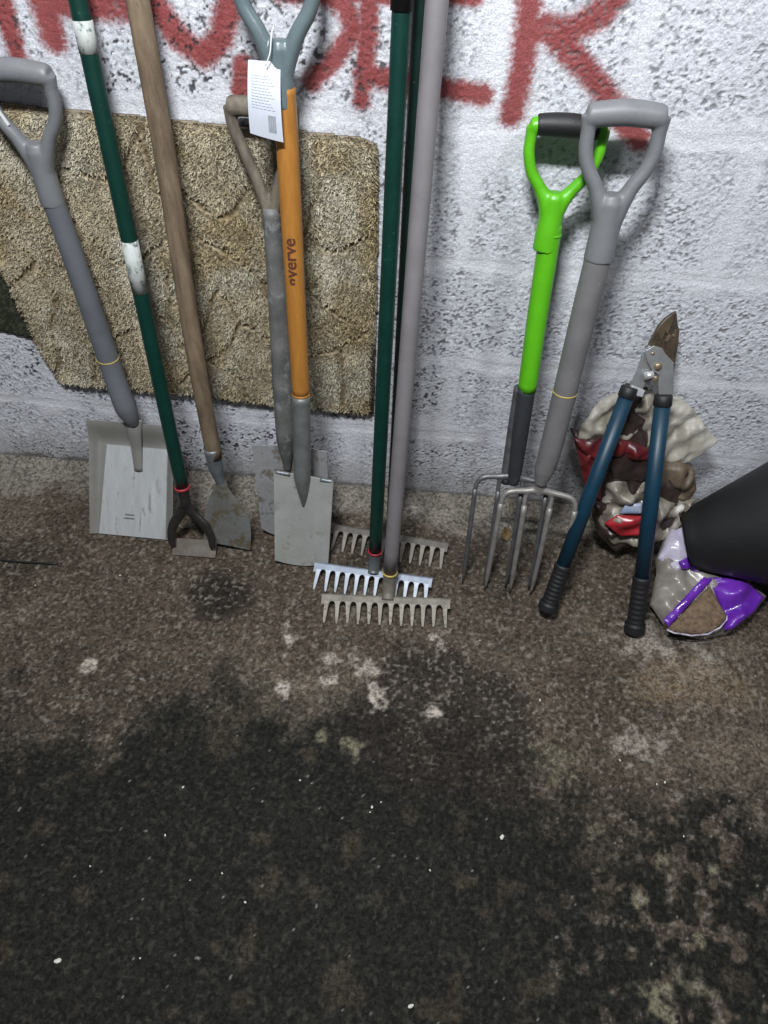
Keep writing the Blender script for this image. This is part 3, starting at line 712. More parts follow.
# pile tufts that stand out from the rug's face and its ragged edge
def tufts(n):
    poly = [tuple(p) for p in K['rug']]; xs = [p[0] for p in poly]; zs = [p[1] for p in poly]
    x = rng.uniform(min(xs), max(xs), n); z = rng.uniform(min(zs), max(zs), n); d = sdist(x, z, poly)
    wx = x + (fbm(x, z, .03, 201, 2) - .5) * .014; wz = z + (fbm(x, z, .03, 203, 2) - .5) * .014; ld = np.full(n, 9.)
    for l in K['ruglines']: ld = np.minimum(ld, segdist(wx, wz, l))
    k = (d > .001) & (rng.random(n) < np.clip((ld - .0038) / .0035, .02, 1)); x, z, d, ld = x[k], z[k], d[k], ld[k]; n = len(x)
    _lc.clear(); big = fbm(x, z, .12, 225, 3); b0 = .0075 * sst(0, .014, d) + .006
    ang = rng.normal(0, 1.3, n) + fbm(x, z, .05, 240, 2) * 4; ln = rng.uniform(.004, .0085, n); tx_ = np.cos(ang) * ln * .9; tz_ = np.sin(ang) * ln * .9 - .0015
    wdt = rng.uniform(.0008, .0015, n); px_ = -np.sin(ang) * wdt; pz_ = np.cos(ang) * wdt; y = -.004 - b0
    V = np.stack([np.stack([x - px_, y, z - pz_], -1), np.stack([x + px_, y, z + pz_], -1), np.stack([x + tx_ + px_ * .5, y - ln * .55, z + tz_ + pz_ * .5], -1), np.stack([x + tx_ - px_ * .5, y - ln * .55, z + tz_ - pz_ * .5], -1)], 1)
    c = np.ones((n, 3)) * np.array((.62, .53, .37)); c = mixc(c, (.71, .65, .51), sst(.42, .65, big) * .8); c = mixc(c, (.50, .37, .17), sst(.52, .70, fbm(x, z, .07, 231, 3)) * .5)
    c = mixc(c, (.20, .12, .05), sst(.009, .003, ld) * .7); c = c * rng.uniform(.72, 1.15, n)[:, None]
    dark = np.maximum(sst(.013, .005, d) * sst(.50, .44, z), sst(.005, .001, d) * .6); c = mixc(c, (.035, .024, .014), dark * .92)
    me = bpy.data.meshes.new('rug_pile'); me.from_pydata(V.reshape(-1, 3).tolist(), [], np.arange(4 * n).reshape(-1, 4).tolist())
    at = me.color_attributes.new('tint', 'FLOAT_COLOR', 'POINT'); cc = np.ones((n, 4, 4), 'f4'); cc[:, :, :3] = c[:, None, :]; cc[:, :2, :3] *= .8
    at.data.foreach_set('color', cc.reshape(-1)); me.materials.append(rug.data.materials[0])
    o = bpy.data.objects.new('pile', me); COL.objects.link(o); o.parent = rug; o['kind'] = 'stuff'
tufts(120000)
tagit(rug, 'beige shaggy rug with carved brown lines hanging flat on the white wall', 'rug')
vc = [] ; 
def cl_h(x, z, d): return .002 + .003 * fbm(x, z, .04, 301, 2)
def cl_c(x, z, d):
    n = vnoise(x, z, .004, 303); return mixc(np.ones(x.shape + (3,)) * np.array((.028, .032, .022)), (.085, .088, .050), sst(.55, .9, n) * .8)
cl = slab('cloth', K['cloth'], .004, cl_h, cl_c, attr_mat('dark_cloth', .95, .8, 500, .002, .1), -.0035)
tagit(cl, 'dark green cloth corner hanging out behind the left edge of the beige rug', 'cloth')

# ================================================================ square-mouth shovel
kb = K['shovel_blade']; ks = K['shovel']; fb = Frame(kb); fs = Frame(ks)
sv = thing('shovel', 'square-mouth shovel with wide bright steel blade and long grey shaft, far left', 'shovel', kb['F'])
L = kb['tl'][1]
def blade_fn(u, v):
    hw0, hw1 = .1015, .098; hw = hw0 + (hw1 - hw0) * v
    y = L * float(np.interp(v, [0, 44 / 56, 1], [0, .79, 1])); vy = y / L; hw = hw0 + (hw1 - hw0) * vy
    x = .003 + .013 * vy + float(np.interp(u, [0, 8 / 48, 42 / 48, 1], [-hw, -.081 + .022 * vy, .082, hw]))
    e = abs(x - .003 - .013 * vy) / hw; side = float(sst(.80, 1.0, e)) * .020 * (.35 + .65 * vy); back = float(sst(.80, 1.0, vy)) * .022
    return (x, y, max(side, back) - .006 + .5 * min(side, back))
def floor_zone(i, j): pass
o = sheet(fb, blade_fn, 49, 57, .0025, 'blade', [M['steel_plate'], M['steel_rim']], sv)
for q in o.data.polygons:
    c = sum((o.data.vertices[i].co for i in q.vertices), Vector()) / len(q.vertices); x = c.dot(fb.S) - .001; y = c.dot(fb.A)
    _k = q.index // 2 % 48; _r = q.index // 2 // 48
    if q.index < 2 * 48 * 56 and (_k < 8 or _k >= 42 or _r >= 44): q.material_index = 1
# socket ridge running down the blade
g = Geo(); P = bez([fb.p(.024, L - .115, -.003), fb.p(.024, L - .06, .004), fb.p(.025, L - .02, .016), fb.p(.027, L + .012, .020)], 6)
g.tube(P, lerpr([.0100, .0130, .017, .021], len(P)), 16, flat=.45, ref=fb.N); g.make('socket', M['steel_rim'], sv)
g = Geo()
for k, yy in enumerate((.052, .043)):
    g.prism([(-.012 - .006 * k, yy), (.010, yy), (.010, yy + .0035), (-.012, yy + .0035)], fb, -.0048, -.0044)
plab(g.make('stamp', M['ink'], o, smooth=False), 'small dark maker stamp near the blade edge')
top = ks['dj']; base = fs.p(0, 0, 0)
pb = fb.p(.027, L + .002, .020)
def fl_loc(fr, P): d = P - fr.F; return (d.dot(fr.S), d.dot(fr.A), d.dot(fr.N))
p0 = fl_loc(fs, pb)
P = bez([fs.p(*p0), fs.p(ks['ring'][0] * .25 + p0[0] * .75, .07, .012), fs.p(ks['ring'][0], ks['ring'][1], 0), fs.p((ks['ring'][0] + top[0]) / 2, .42, 0), fs.p(top[0], top[1] - .05, 0)], 10)
Geo().tube(P, lerpr([.0135, .0240, .0225, .0205, .0195], len(P)), 28).make('shaft', M['grey_shaft'], sv)
ring(fs, ks['ring'][0], ks['ring'][1], 0, .0235, M['gold'], sv)
dh = dgrip(fs, (top[0], top[1] - .005), 0, (-.052, .733), (.058, .731), .0195, .0165, 'grip', M['grey_plastic'], sv, arm=.0108)
g = Geo(); g.prism([(-.0455, .688), (-.040, .690), (-.026, .657), (-.031, .654)], fs, .0098, .0102); plab(g.make('sticker', M['sticker'], dh, smooth=False), 'narrow white sticker on the grip arm')

# ================================================================ green dutch hoe
k = K['hoe_green']; fr = Frame(k); h = thing('dutch_hoe', 'dutch hoe with dark green shaft bearing two white bands, forked black head', 'hoe', k['F'])
Lx = k['L']; rx, ry = k['ring']; tx = lambda y: rx + (0 - rx) * (y - ry) / (Lx - ry)
shaft(fr, [(rx, ry, 0), (tx(.6), .6, 0), (tx(1.45), 1.45, 0)], [.0150, .0145, .0142], 'shaft', M['dark_green'], h)
for a, b in ((k['w1b'][1], k['w1a'][1]), (k['w2b'][1], k['w2a'][1])):
    P = [fr.p(tx(a), a, 0), fr.p(tx((a + b) / 2), (a + b) / 2, 0), fr.p(tx(b), b, 0)]
    plab(Geo().tube(P, .0149, 28).make('band', M['cream_label'], h), 'scuffed white paper band around the green shaft')
ring(fr, rx, ry, 0, .0172, M['red'], h, .006)
g = Geo(); g.tube([fr.p(rx, ry, 0), fr.p(rx, ry - .03, .001), fr.p(-.003, k['fork'][1], .003)], [.0145, .0130, .0125], 18)
for sx, ex, ey in ((-1, -.046, .046), (1, .048, .046)):
    P = bez([fr.p(-.003, k['fork'][1] + .015, .002), fr.p(-.003 + sx * .012, k['fork'][1] - .016, .006), fr.p(ex * .78, ey + .028, .012), fr.p(ex, ey, .018), fr.p(ex * 1.02, .018, .024)], 6)
    g.tube(P, lerpr([.012, .0125, .012, .010, .008], len(P)), 12, flat=.6, ref=fr.N)
g.make('fork_neck', M['dark_iron'], h, remesh=.0022)
Z0 = Vector((0, 0, 1))
class FF:      # flat-lying frame: s along x, a towards the wall, n up
    def __init__(s, F, S, A):
        s.F = Vector(F); s.S = Vector(S).normalized(); s.A = Vector(A).normalized(); s.N = s.S.cross(s.A).normalized()
    def p(s, x, y, z=0.): return s.F + s.S * x + s.A * y + s.N * z
pl = fr.p(k['bl'][0], .014, .024); pr = fr.p(k['br'][0], .014, .024)
hb = FF((pl + pr) / 2 - Vector((0, 0, .002)), pr - pl, Vector((0, .75, .66)))
Wd = (pr - pl).length / 2
hb.F.z = .004
sheet(hb, lambda u, v: ((u * 2 - 1) * Wd, (v - .15) * .040, 0), 8, 4, .0028, 'blade', mat('brown_hoe_blade', (.17, .15, .13), (.10, .08, .06), 30, .55, metal=.3, bump=.3), h, smooth=False)

# ================================================================ wooden scuffle hoe
k = K['hoe_wood']; fr = Frame(k); h = thing('garden_hoe', 'old garden hoe with weathered bare wooden shaft and flared rusty plate head', 'hoe', k['F'])
so = k['so']; Lx = k['L']; tx = lambda y: so[0] + (0 - so[0]) * (y - so[1]) / (Lx - so[1])
wob = lambda y: .0025 * math.sin(y * 9)
shaft(fr, [(tx(y) + wob(y), y, 0) for y in (.235, .45, .65, .85, 1.05, 1.25, 1.5)], [.0172, .0178, .0172, .0182, .0178, .018, .018], 'shaft', M['old_wood'], h)
P = bez([fr.p(tx(.262), .262, 0), fr.p(-.0095, .21, 0), fr.p(k['neck'][0], k['neck'][1], 0), fr.p(.000, .13, .004)], 6)
Geo().tube(P, lerpr([.0185, .0165, .0095, .008], len(P)), 20).make('socket', M['grey_metal'], h)
def hoe_fn(u, v):      # v from the neck down to the cutting edge
    yy = [.172, .15, .115, .080, .045, .0]; ll = [-.013, -.018, -.036, -.0475, -.053, -.0565]; rr = [.005, .012, .033, .0545, .0565, .0525]
    t = v; y = np.interp(t, np.linspace(0, 1, 6), yy); l = np.interp(t, np.linspace(0, 1, 6), ll); r_ = np.interp(t, np.linspace(0, 1, 6), rr)
    x = l + (r_ - l) * u; yb = y - (.021 * u - .0) * v * .9
    return (x, yb + .012 * v, .008 + .026 * v * v - .010 * (u * 2 - 1) ** 2 * (1 - v) * 1.0)
sheet(fr, hoe_fn, 17, 25, .003, 'plate', M['rusty_plate'], h)

# ================================================================ old spade
k = K['spade_old']; fr = Frame(k); h = thing('old_spade', 'old worn spade with dark wooden grip and metal-sleeved shaft, behind the yellow-shafted spade', 'spade', k['F'])
def sp_old(u, v):
    y0 = -.003 + .024 * ((u * 2 - 1) ** 4) + .004 * (u * 2 - 1) ** 2; y = y0 + (.260 - y0) * v; hw = .0815 + .0015 * v; return (.004 + (u * 2 - 1) * hw, y, -.006 + .006 * (u * 2 - 1) ** 2 + .010 * (1 - v) ** 2)
sheet(fr, sp_old, 25, 25, .0028, 'blade', M['old_blade'], h)
shaft(fr, [(-.003, .20, .003), (-.0015, .285, .006), (.002, .42, .003), (.006, .60, 0), (.0075, .78, 0)], [.006, .0190, .0205, .0185, .0150], 'shaft', M['old_steel'], h)
g = Geo()
P = bez([fr.p(.0075, .70, 0), fr.p(.006, .76, 0), fr.p(-.008, .81, 0), fr.p(-.030, .87, 0), fr.p(-.043, .905, 0), fr.p(-.046, .937, 0)], 6)
g.tube(P, lerpr([.012, .0125, .0105, .010, .010, .011], len(P)), 14)
P = bez([fr.p(.0075, .70, 0), fr.p(.009, .76, 0), fr.p(.022, .81, 0), fr.p(.042, .87, 0), fr.p(.053, .905, 0), fr.p(.056, .937, 0)], 6)
g.tube(P, lerpr([.012, .0125, .0105, .010, .010, .011], len(P)), 14)
g.tube([fr.p(-.049, .936, 0), fr.p(-.043, .936, 0), fr.p(.052, .936, 0), fr.p(.060, .936, 0)], [.0125, .0155, .0155, .0125], 20)
g.make('grip', M['dark_wood'], h, remesh=.0024)

# ================================================================ yellow-shafted border spade
k = K['spade_new']; fr = Frame(k); h = thing('border_spade', 'spade with orange-yellow wooden shaft, blue-grey grip and white card tag', 'spade', k['F'])
cx = .006
def sp_new(u, v):
    e = u * 2 - 1; yb = -.006 + .022 * e * e + .004 * e; yt = .254 - .006 * e; y = yb + (yt - yb) * v; hw = .0625 + .001 * v
    return (cx + .007 * v - .004 * (1 - v) + e * hw, y, .010 + .009 * e * e * (1 - .4 * v) + .008 * (1 - v) ** 2)
bl = sheet(fr, sp_new, 29, 31, .0026, 'blade', M['spade_blade'], h)
for x0, x1 in ((-.049, -.016), (.048, .076)):
    g = Geo(); n = 6
    P = [fr.p(x0 + (x1 - x0) * t, .253 - .006 * ((x0 + (x1 - x0) * t - cx) / .062), .012) for t in np.linspace(0, 1, n)]
    g.tube(P, .0045, 10); g.make('tread', M['grey_metal'], h)
P = bez([fr.p(.0095, .172, .0125), fr.p(.0100, .205, .013), fr.p(.0095, .25, .010), fr.p(.010, .33, .002), fr.p(k['so0'][0], k['so0'][1], 0)], 8)
Geo().tube(P, lerpr([.003, .0100, .0185, .0185, .0178], len(P)), 24, flat=1).make('socket', mat('worn_grey_socket', (.20, .205, .20), (.13, .135, .13), 25, .45, metal=.35, bump=.2, bscale=250), h)
tx = lambda y: float(np.interp(y, [.4471, .9598, 1.02], [k['so0'][0], k['y0'][0] - .001, .004]))
sh = shaft(fr, [(tx(y), y, 0) for y in (.447, .6, .75, .9, .985)], [.0172, .0175, .0178, .0180, .0180], 'shaft', M['yellow_wood'], h)
ring(fr, tx(.449), .449, 0, .0183, M['yellow_wood'], h, .005, 'collar')
dg = dgrip(fr, (k['u'][0] + .004, k['u'][1] + .004), 0, (-.056, 1.158), (.056, 1.158), .0188, .0155, 'grip', M['blue_grey'], h, arm=.0112, neck=.034)
# printed name wrapped on the shaft
def wrap_text(txt, size, fr, tx, y0, rr, m, parent, name, bold=.0):
    cu = bpy.data.curves.new(name, 'FONT'); cu.body = txt; cu.size = size; cu.offset = bold; cu.resolution_u = 3
    to = bpy.data.objects.new(name, cu); COL.objects.link(to)
    dg_ = bpy.context.evaluated_depsgraph_get(); me = bpy.data.meshes.new_from_object(to.evaluated_get(dg_)); bpy.data.objects.remove(to)
    bm = bmesh.new(); bm.from_mesh(me); V = []
    bmesh.ops.triangulate(bm, faces=bm.faces)
    for _ in range(2): bmesh.ops.subdivide_edges(bm, edges=[e for e in bm.edges if e.calc_length() > .002], cuts=2, use_grid_fill=True); bmesh.ops.triangulate(bm, faces=bm.faces)
    bm.verts.index_update(); cy = size * .26
    for v in bm.verts:
        ang = -(v.co.y - cy) / rr; V.append(fr.p(tx(y0 + v.co.x) + rr * math.sin(ang), y0 + v.co.x, rr * math.cos(ang)))
    F = [[v.index for v in f.verts] for f in bm.faces]; bm.free()
    return newobj(name, V, F, m, parent, False)
wrap_text('verve', .031, fr, tx, .694, .0185, M['brownink'], sh, 'printed_name', .0006)
V = []; cyl = lambda a, b: fr.p(tx(b) + .0185 * math.sin(a / .0185), b, .0185 * math.cos(a / .0185))
g = Geo(); n = 24; c0 = .6865
pts = [(math.cos(t) * .0056, math.sin(t) * .0064) for t in np.linspace(.35, 2 * math.pi - .5, n)]; inn = [(x * .35 + .001, y * .35) for x, y in pts]
V = [cyl(x, c0 + y) for x, y in pts] + [cyl(x, c0 + y) for x, y in inn]; F = [(i, i + 1, n + i + 1, n + i) for i in range(n - 1)]
newobj('printed_swirl', V, F, M['brownink'], sh, False)
# card tag, its string, barcode and lines of print
tg = FF(fr.p(-.0175, .972, .028), fr.S, fr.A + fr.N * -.05)
def cardfn(u, v):
    x = (u - .5) * (.051 - .003 * v) + .004 * (1 - v) * 0 + (-.001 * v); y = -.046 + .096 * v - (.010 * u * (1 - v) if True else 0)
    return (x, y, .0025 * math.sin(u * 3.1) + .009 * v ** 4 * -1 + .004 * math.sin(v * 4))
tag = sheet(tg, cardfn, 12, 20, .0007, 'tag', M['paper'], h); plab(tag, 'white card price tag with barcode')
g = Geo()
for i in range(13):
    u0 = .60 + (i % 13) * .0185; 
    a0, a1 = u0, u0 + (.011 if i % 3 else .006)
    q = [tg.p(*(Vector(cardfn(a, b)) + Vector((0, 0, .0008)))) for a, b in ((a0, .10), (a1, .10), (a1, .33), (a0, .33))]; g.add(q, [(0, 1, 2, 3)])
g.make('barcode', M['ink'], tag, smooth=False)
g = Geo()
for i in range(12):
    b = .40 + i * .038; a1 = .85 - .18 * ((i * 5) % 4) / 3
    for s_ in range(6):
        u0, u1 = .12 + (a1 - .12) * s_ / 6, .12 + (a1 - .12) * (s_ + .8) / 6
        q = [tg.p(*(Vector(cardfn(a, bb)) + Vector((0, 0, .0012)))) for a, bb in ((u0, b), (u1, b), (u1, b + .009), (u0, b + .009))]; g.add(q, [(0, 1, 2, 3)])
g.make('small_print', M['paleink'], tag, smooth=False)
P = bez([tg.p(.004, .046, .003), fr.p(-.006, 1.035, .028), fr.p(-.004, 1.056, .022), fr.p(-.003, 1.066, .008)], 6)
Geo().tube(P, .0009, 8).make('tag_string', M['sticker'], h)

# ================================================================ rakes
def rake(name, label, k, head, L, m_shaft, m_head, n_t, ringm, r0, r1, capblack=False, tl=.060, rise=.030, mneck=None, m_tooth=None):
    fr = Frame(k); p, q = Vector(head[0]), Vector(head[1]); p.z = q.z = rise; mid = (p + q) / 2
    root = thing(name, label, 'rake', (mid.x, mid.y, 0), None)
    e1 = (q - p).normalized(); fwd_ = Vector((e1.y, -e1.x, 0)); a = math.asin((rise - .003) / tl)
    d = (fwd_ * math.cos(a) + Vector((0, 0, -1)) * math.sin(a)).normalized()
    hf = FF(p, e1, -d); W = (q - p).length; pitch = W / n_t
    # pressed plate with round arches between the teeth
    web = .013; g = Geo(); top = []; na = 7
    Vt = []; th = .0032
    poly = [(0, 0), (W, 0)]
    arch = []
    for i in range(n_t - 1, -1, -1):      # from right to left along the lower edge
        xc = pitch * (i + .5); arch += [(xc + pitch * .24, -web - .0055)]; arch += [(xc - pitch * .24, -web - .0055)]
        if i:
            c = pitch * i; rr = pitch * .26
            arch += [(c + rr * math.cos(t), -web - .0045 + rr * .9 * math.sin(t)) for t in np.linspace(0, math.pi, na)][0:]
    poly = [(0, 0), (0, -web), (0, -web - .0055)] ; poly = [(W, 0), (0, 0)] ; arch = [(W, -web - .0055)] + arch + [(0, -web - .0055)]
    # strip the plate as columns so it stays clean
    xs = sorted(set([0, W] + [round(x, 5) for x, _ in arch] + list(np.linspace(0, W, n_t * 8 + 1).round(5))))
    def low(x):
        i = round(x / pitch); c = i * pitch; rr = pitch * .27
        if 0 < i < n_t and abs(x - c) < rr: return -web - .0055 + .0075 * math.sqrt(max(0, 1 - ((x - c) / rr) ** 2))
        return -web - .0055
    Vv = []
    for zz in (-th / 2, th / 2):
        for x in xs: Vv.append(hf.p(x, 0, zz)); Vv.append(hf.p(x, low(x), zz))
    m_ = len(xs); F = []
    for i in range(m_ - 1):
        a0 = 2 * i; b0 = 2 * m_ + 2 * i
        F += [(a0, a0 + 2, a0 + 3, a0 + 1), (b0 + 1, b0 + 3, b0 + 2, b0), (a0 + 1, a0 + 3, b0 + 3, b0 + 1), (a0, b0, b0 + 2, a0 + 2)]
    F += [(0, 1, 2 * m_ + 1, 2 * m_), (2 * m_ - 2, 4 * m_ - 2, 4 * m_ - 1, 2 * m_ - 1)]
    g.add(Vv, F)
    g.tube([hf.p(-.001, .001, -.002), hf.p(W / 2, .001, -.002), hf.p(W + .001, .001, -.002)], .0036, 10)
    g.make('rake_head', m_head, root, smooth=False)
    for i in range(n_t):
        xc = pitch * (i + .5); g = Geo(); T = tl - (0 if i % 2 else .001); sp = 0
        if i == 0: sp = -.004
        if i == n_t - 1: sp = .003
        w0, w1, w2 = pitch * .27, .0036, .0021
        prof = [(-web + .002, w0), (-web - .006, w0 * .80), (-web - .013, w1 * 1.25), (-.045, w1), (-T, w2)]
        V = []; 
        for (y, wd) in prof:
            t = (-y - web) / (T - web); cxx = xc + sp * max(t, 0); bend = -.004 * max(t, 0) ** 2
            for sx, sz in ((-1, -1), (1, -1), (1, 1), (-1, 1)): V.append(hf.p(cxx + sx * wd, y, sz * (th / 2 + .0004) + bend))
        F = [(4 * j + a_, 4 * j + (a_ + 1) % 4, 4 * j + 4 + (a_ + 1) % 4, 4 * j + 4 + a_) for j in range(4) for a_ in range(4)] + [(3, 2, 1, 0), (16, 17, 18, 19)]
        g.add(V, F); g.make('tooth', m_tooth or m_head, root, smooth=False, bevel=.0006)
    # neck and shaft
    ax = fr.A; tipw = lambda y: fr.p(0, y, 0)
    hit = hf.p((fr.F - p).dot(e1), -.004, 0)
    ny = k.get('ring', [0, .075])[1]
    P = bez([hit + Vector((0, 0, -.002)), hit * .45 + tipw(.03) * .55, tipw(.05), tipw(ny + .004)], 6)
    Geo().tube(P, lerpr([r1 * .92, r1 * .92, r1 * .95, r1 * .97], len(P)), 20).make('neck', mneck or m_head, root)
    P = [tipw(y) for y in np.linspace(ny, L, 24)]; rr = [float(np.interp(y, [0, 1.1, 2], [r1, r0, r0])) for y in np.linspace(ny, L, 24)]
    Geo().tube(P, rr, 28).make('shaft', m_shaft, root)
    if ringm: ring(fr, 0, ny, 0, r1 + .0018, ringm, root, .005)
    if capblack: Geo().tube([tipw(capblack), tipw(capblack + .2), tipw(L + .002)], r0 + .0022, 28).make('sleeve', M['black_plastic'], root)
    return root
rake('garden_rake', 'front rake with grey painted pole and muddy tan twelve-tooth head', K['rake_grey'], K['head_rg'], 1.475, M['grey_pole'], mat('dark_muddy_rake_bar', (.22, .20, .165), (.12, .105, .085), 45, .6, metal=.2, bump=.3, bscale=300), 12, M['gold'], .0163, .0152, m_tooth=M['tan_steel'])
rake('garden_rake', 'rake with clean dark green pole, red ring and silver galvanised head', K['rake_green'], K['head_rs'], 1.42, M['dark_green'], M['galvanised'], 12, M['red'], .0137, .0142, m_tooth=mat('galvanised_tooth_lit', (.36, .39, .43), (.26, .28, .32), 60, .5, metal=.3), capblack=1.092, mneck=M['grey_metal'])  # dark bar, bright teeth: the head's shading put into two steel colours
rake('garden_rake', 'rearmost rake with worn green pole behind the grey pole, brown head nearest wall', K['rake_back'], K['head_rb'], 1.36, M['shaded_worn_green'], M['brown_steel'], 12, None, .0122, .0126, m_tooth=mat('pale_brown_rake_steel', (.24, .215, .185), (.15, .13, .11), 45, .6, metal=.2, bump=.3, bscale=300))

# ================================================================ garden forks
def fork(k, label, mats, black_bar, green):
    fr = Frame(k); h = thing('garden_fork', label, 'fork', k['F'])
    y = k['y']; so = k['so']; bow = lambda a, s: .012 + .016 * math.sin(min(max(a / s, 0), 1) * math.pi)
    if green:
        sk = k['sk']; col = k['col']
        shaft(fr, [(y[0] + .001, y[1] - .055, 0), (col[0], col[1], 0), ((col[0] + sk[0]) / 2 + .000, (col[1] + sk[1]) / 2, 0), (sk[0] + .002, sk[1], 0)], [.0192, .0186, .0182, .0178], 'shaft', M['lime'], h)
        shaft(fr, [(sk[0] + .001, sk[1] + .004, 0), (sk[0] * .55 + so[0] * .45, .40, 0), (so[0] - .001, so[1] + .02, 0), (so[0] - .001, so[1] - .012, 0)], [.0174, .0165, .0145, .0125], 'lower_shaft', M['dark_sleeve'], h)
        shaft(fr, [(sk[0] - .010, .49, -.010), (sk[0] * .5 + so[0] * .5 - .013, .40, -.010), (so[0] - .014, .27, -.008)], [.0125, .0125, .012], 'rear_strap', M['tine_dark'], h)
        ring(fr, col[0], col[1], 0, .0198, M['lime'], h, .004, 'collar')
        g = dgrip(fr, (y[0] + .001, y[1] - .006), 0, (k['bl'][0] + .001, k['bl'][1] - .006), (k['br'][0], k['br'][1] - .003), .0192, .0125, 'grip', M['lime'], h, arm=.0094, bar=True, crotch=0.)
        B0 = Vector(k['bl']); B1 = Vector(k['br']); d = (B1 - B0)
        P = [fr.p(*(B0 + d * t), 0) + fr.A * (-.005 + .003 * math.sin(t * math.pi)) for t in np.linspace(.07, .93, 12)]
        Geo().tube(P, lerpr([.0155, .0172, .0178, .0172, .0155], 12), 26).make('grip_cover', M['black_plastic'], h, bevel=.002)
        tr = .0050; tm = M['tine_dark']
        Ht = [(k['hl'], k['t1']), (k['s2'], k['t2']), (k['s3'], k['t3']), ((.088, .279), (.096, .008))]
        xs = (-.058, -.010, .037, .088); xt = (-.053, -.004, .045, .097)
    else:
        shaft(fr, [(y[0], y[1] - .055, 0), (.0045, .66, 0), (k['ring'][0], k['ring'][1], 0), (-.001, .38, 0), (-.004, .33, 0), (so[0], so[1] + .004, .002)], [.0222, .0222, .0222, .0220, .0200, .0115], 'shaft', mats['shaft'], h)
        ring(fr, k['ring'][0], k['ring'][1], 0, .0230, M['gold'], h)
        dgrip(fr, (y[0], y[1] - .004), 0, (k['bl'][0] + .002, k['bl'][1] - .006), (k['br'][0] - .002, k['br'][1] - .006), .0222, .0170, 'grip', mats['grip'], h, arm=.0112)
        tr = .0058; tm = M['tine']; xs = (-.0785, -.030, .0225, .0735); xt = (-.0795, -.023, .0235, .077)
    hy = (k['hl'][1] + k['hr'][1]) / 2
    g = Geo(); cz = .004
    sh_ = so[0]
    P = bez([fr.p(xs[0], hy - .028, cz + .006), fr.p(xs[0] + .003, hy - .010, cz + .003), fr.p(xs[0] + .016, hy + .002, cz), fr.p(xs[1], hy + .005, 0), fr.p(sh_, hy + .010, 0), fr.p(xs[2], hy + .006, 0), fr.p(xs[3] - .016, hy + .002, cz), fr.p(xs[3] - .003, hy - .010, cz + .003), fr.p(xs[3], hy - .028, cz + .006)], 7)
    g.tube(P, lerpr([tr, tr, .0062, .0070, .0088, .0070, .0062, tr, tr], len(P)), 12)
    g.tube([fr.p(sh_, hy - .002, 0), fr.p(sh_, hy + .012, 0), fr.p(sh_ - .001, hy + .030, 0)], [.0085, .0095, .0112], 16)
    for i in (1, 2): g.tube(bez([fr.p(xs[i] + (sh_ - xs[i]) * .35, hy + .006, 0), fr.p(xs[i], hy - .006, .002), fr.p(xs[i], hy - .030, .006)], 5), .0050, 12)
    g.make('fork_head', tm, h, remesh=.0020)
    for i in range(4):
        P = []
        for t in np.linspace(0, 1, 14):
            yy = (hy - .026) * (1 - t) + .0005 * t; yy = yy if t < 1 else .0005
            P.append(fr.p(xs[i] + (xt[i] - xs[i]) * t, yy, cz + .006 + .010 * math.sin(t * 2.4) - .004 * t))
        low = min(p.z for p in P)
        dz = .0015 - low
        P = [p + Vector((0, 0, dz * (j / 13) ** 2)) for j, p in enumerate(P)]
        Geo().tube(P, lerpr([tr * 1.04, tr, tr, tr * .96, tr * .88, .0020], 14), 8, flat=.9).make('tine', tm, h)
    return h
fork(K['fork_green'], 'garden fork with lime green shaft and black-covered green grip', {}, True, True)
fork(K['fork_grey'], 'garden fork with thick all-grey plastic shaft and grey grip', dict(shaft=M['fork_grey'], grip=M['grey_plastic']), False, False)

# ================================================================ loppers
k = K['lopper']; fr = Frame(k); h = thing('loppers', 'long-handled loppers with blue sleeves and black grips, blades up against wall', 'loppers', k['F'])
for side, (g0, g1, h1) in {'l': (k['lg0'], k['lg1'], k['lh1']), 'r': (k['rg0'], k['rg1'], k['rh1'])}.items():
    r = .0153 if side == 'l' else .0161
    G0, G1, H1 = (Vector(v) for v in (g0, g1, h1)); d = (G0 - G1).normalized()
    Geo().tube([fr.p(*G1, 0), fr.p(*((G1 + H1) / 2), 0), fr.p(*H1, 0)], [r, r, r * .97], 26).make('handle', M['blue'], h)
    P = []; R_ = []; Lg = (G0 - G1).length
    for q_ in range(45):
        t_ = q_ / 44; P.append(fr.p(*(G1 - d * .004 + d * (Lg + .004) * t_), 0))
        R_.append(r + (.0008 if q_ == 0 else .0030 if t_ < .10 else .0014 + (.0014 if (q_ // 2) % 2 else 0) if t_ < .84 else .0062 if t_ < .99 else .0045))
    Geo().tube(P, R_, 24).make('grip', M['black_plastic'], h)
    u = (H1 - G1).normalized(); Geo().tube([fr.p(*(H1 - u * .012), 0), fr.p(*(H1 - u * .010), 0), fr.p(*(H1 + u * .009), 0), fr.p(*(H1 + u * .011), 0)], [r, r + .0018, r + .0012, r - .001], 24).make('collar', M['black_plastic'], h)
Geo().prism(k['larm'], fr, -.007, -.001).make('left_arm', M['silver'], h, smooth=False, bevel=.0012)
Geo().prism(k['rarm'], fr, .001, .007).make('right_arm', M['silver'], h, smooth=False, bevel=.0012)
b = k['blade']
Geo().prism(b, fr, -.011, .0005).make('lower_blade', M['blade_dark'], h, smooth=False, bevel=.002)
ub = [b[0], b[11], b[10], b[9], b[8], [b[7][0], b[7][1] - .004], [b[7][0] + .004, b[7][1] + .03], [b[0][0] - .006, b[0][1] - .045]]
Geo().prism(ub, fr, .0005, .0045).make('upper_blade', mat('stained_upper_blade', (.17, .125, .075), (.06, .045, .032), 26, .35, metal=.5, bump=.2, bscale=200), h, smooth=False, bevel=.0012)
ms = k['misc']
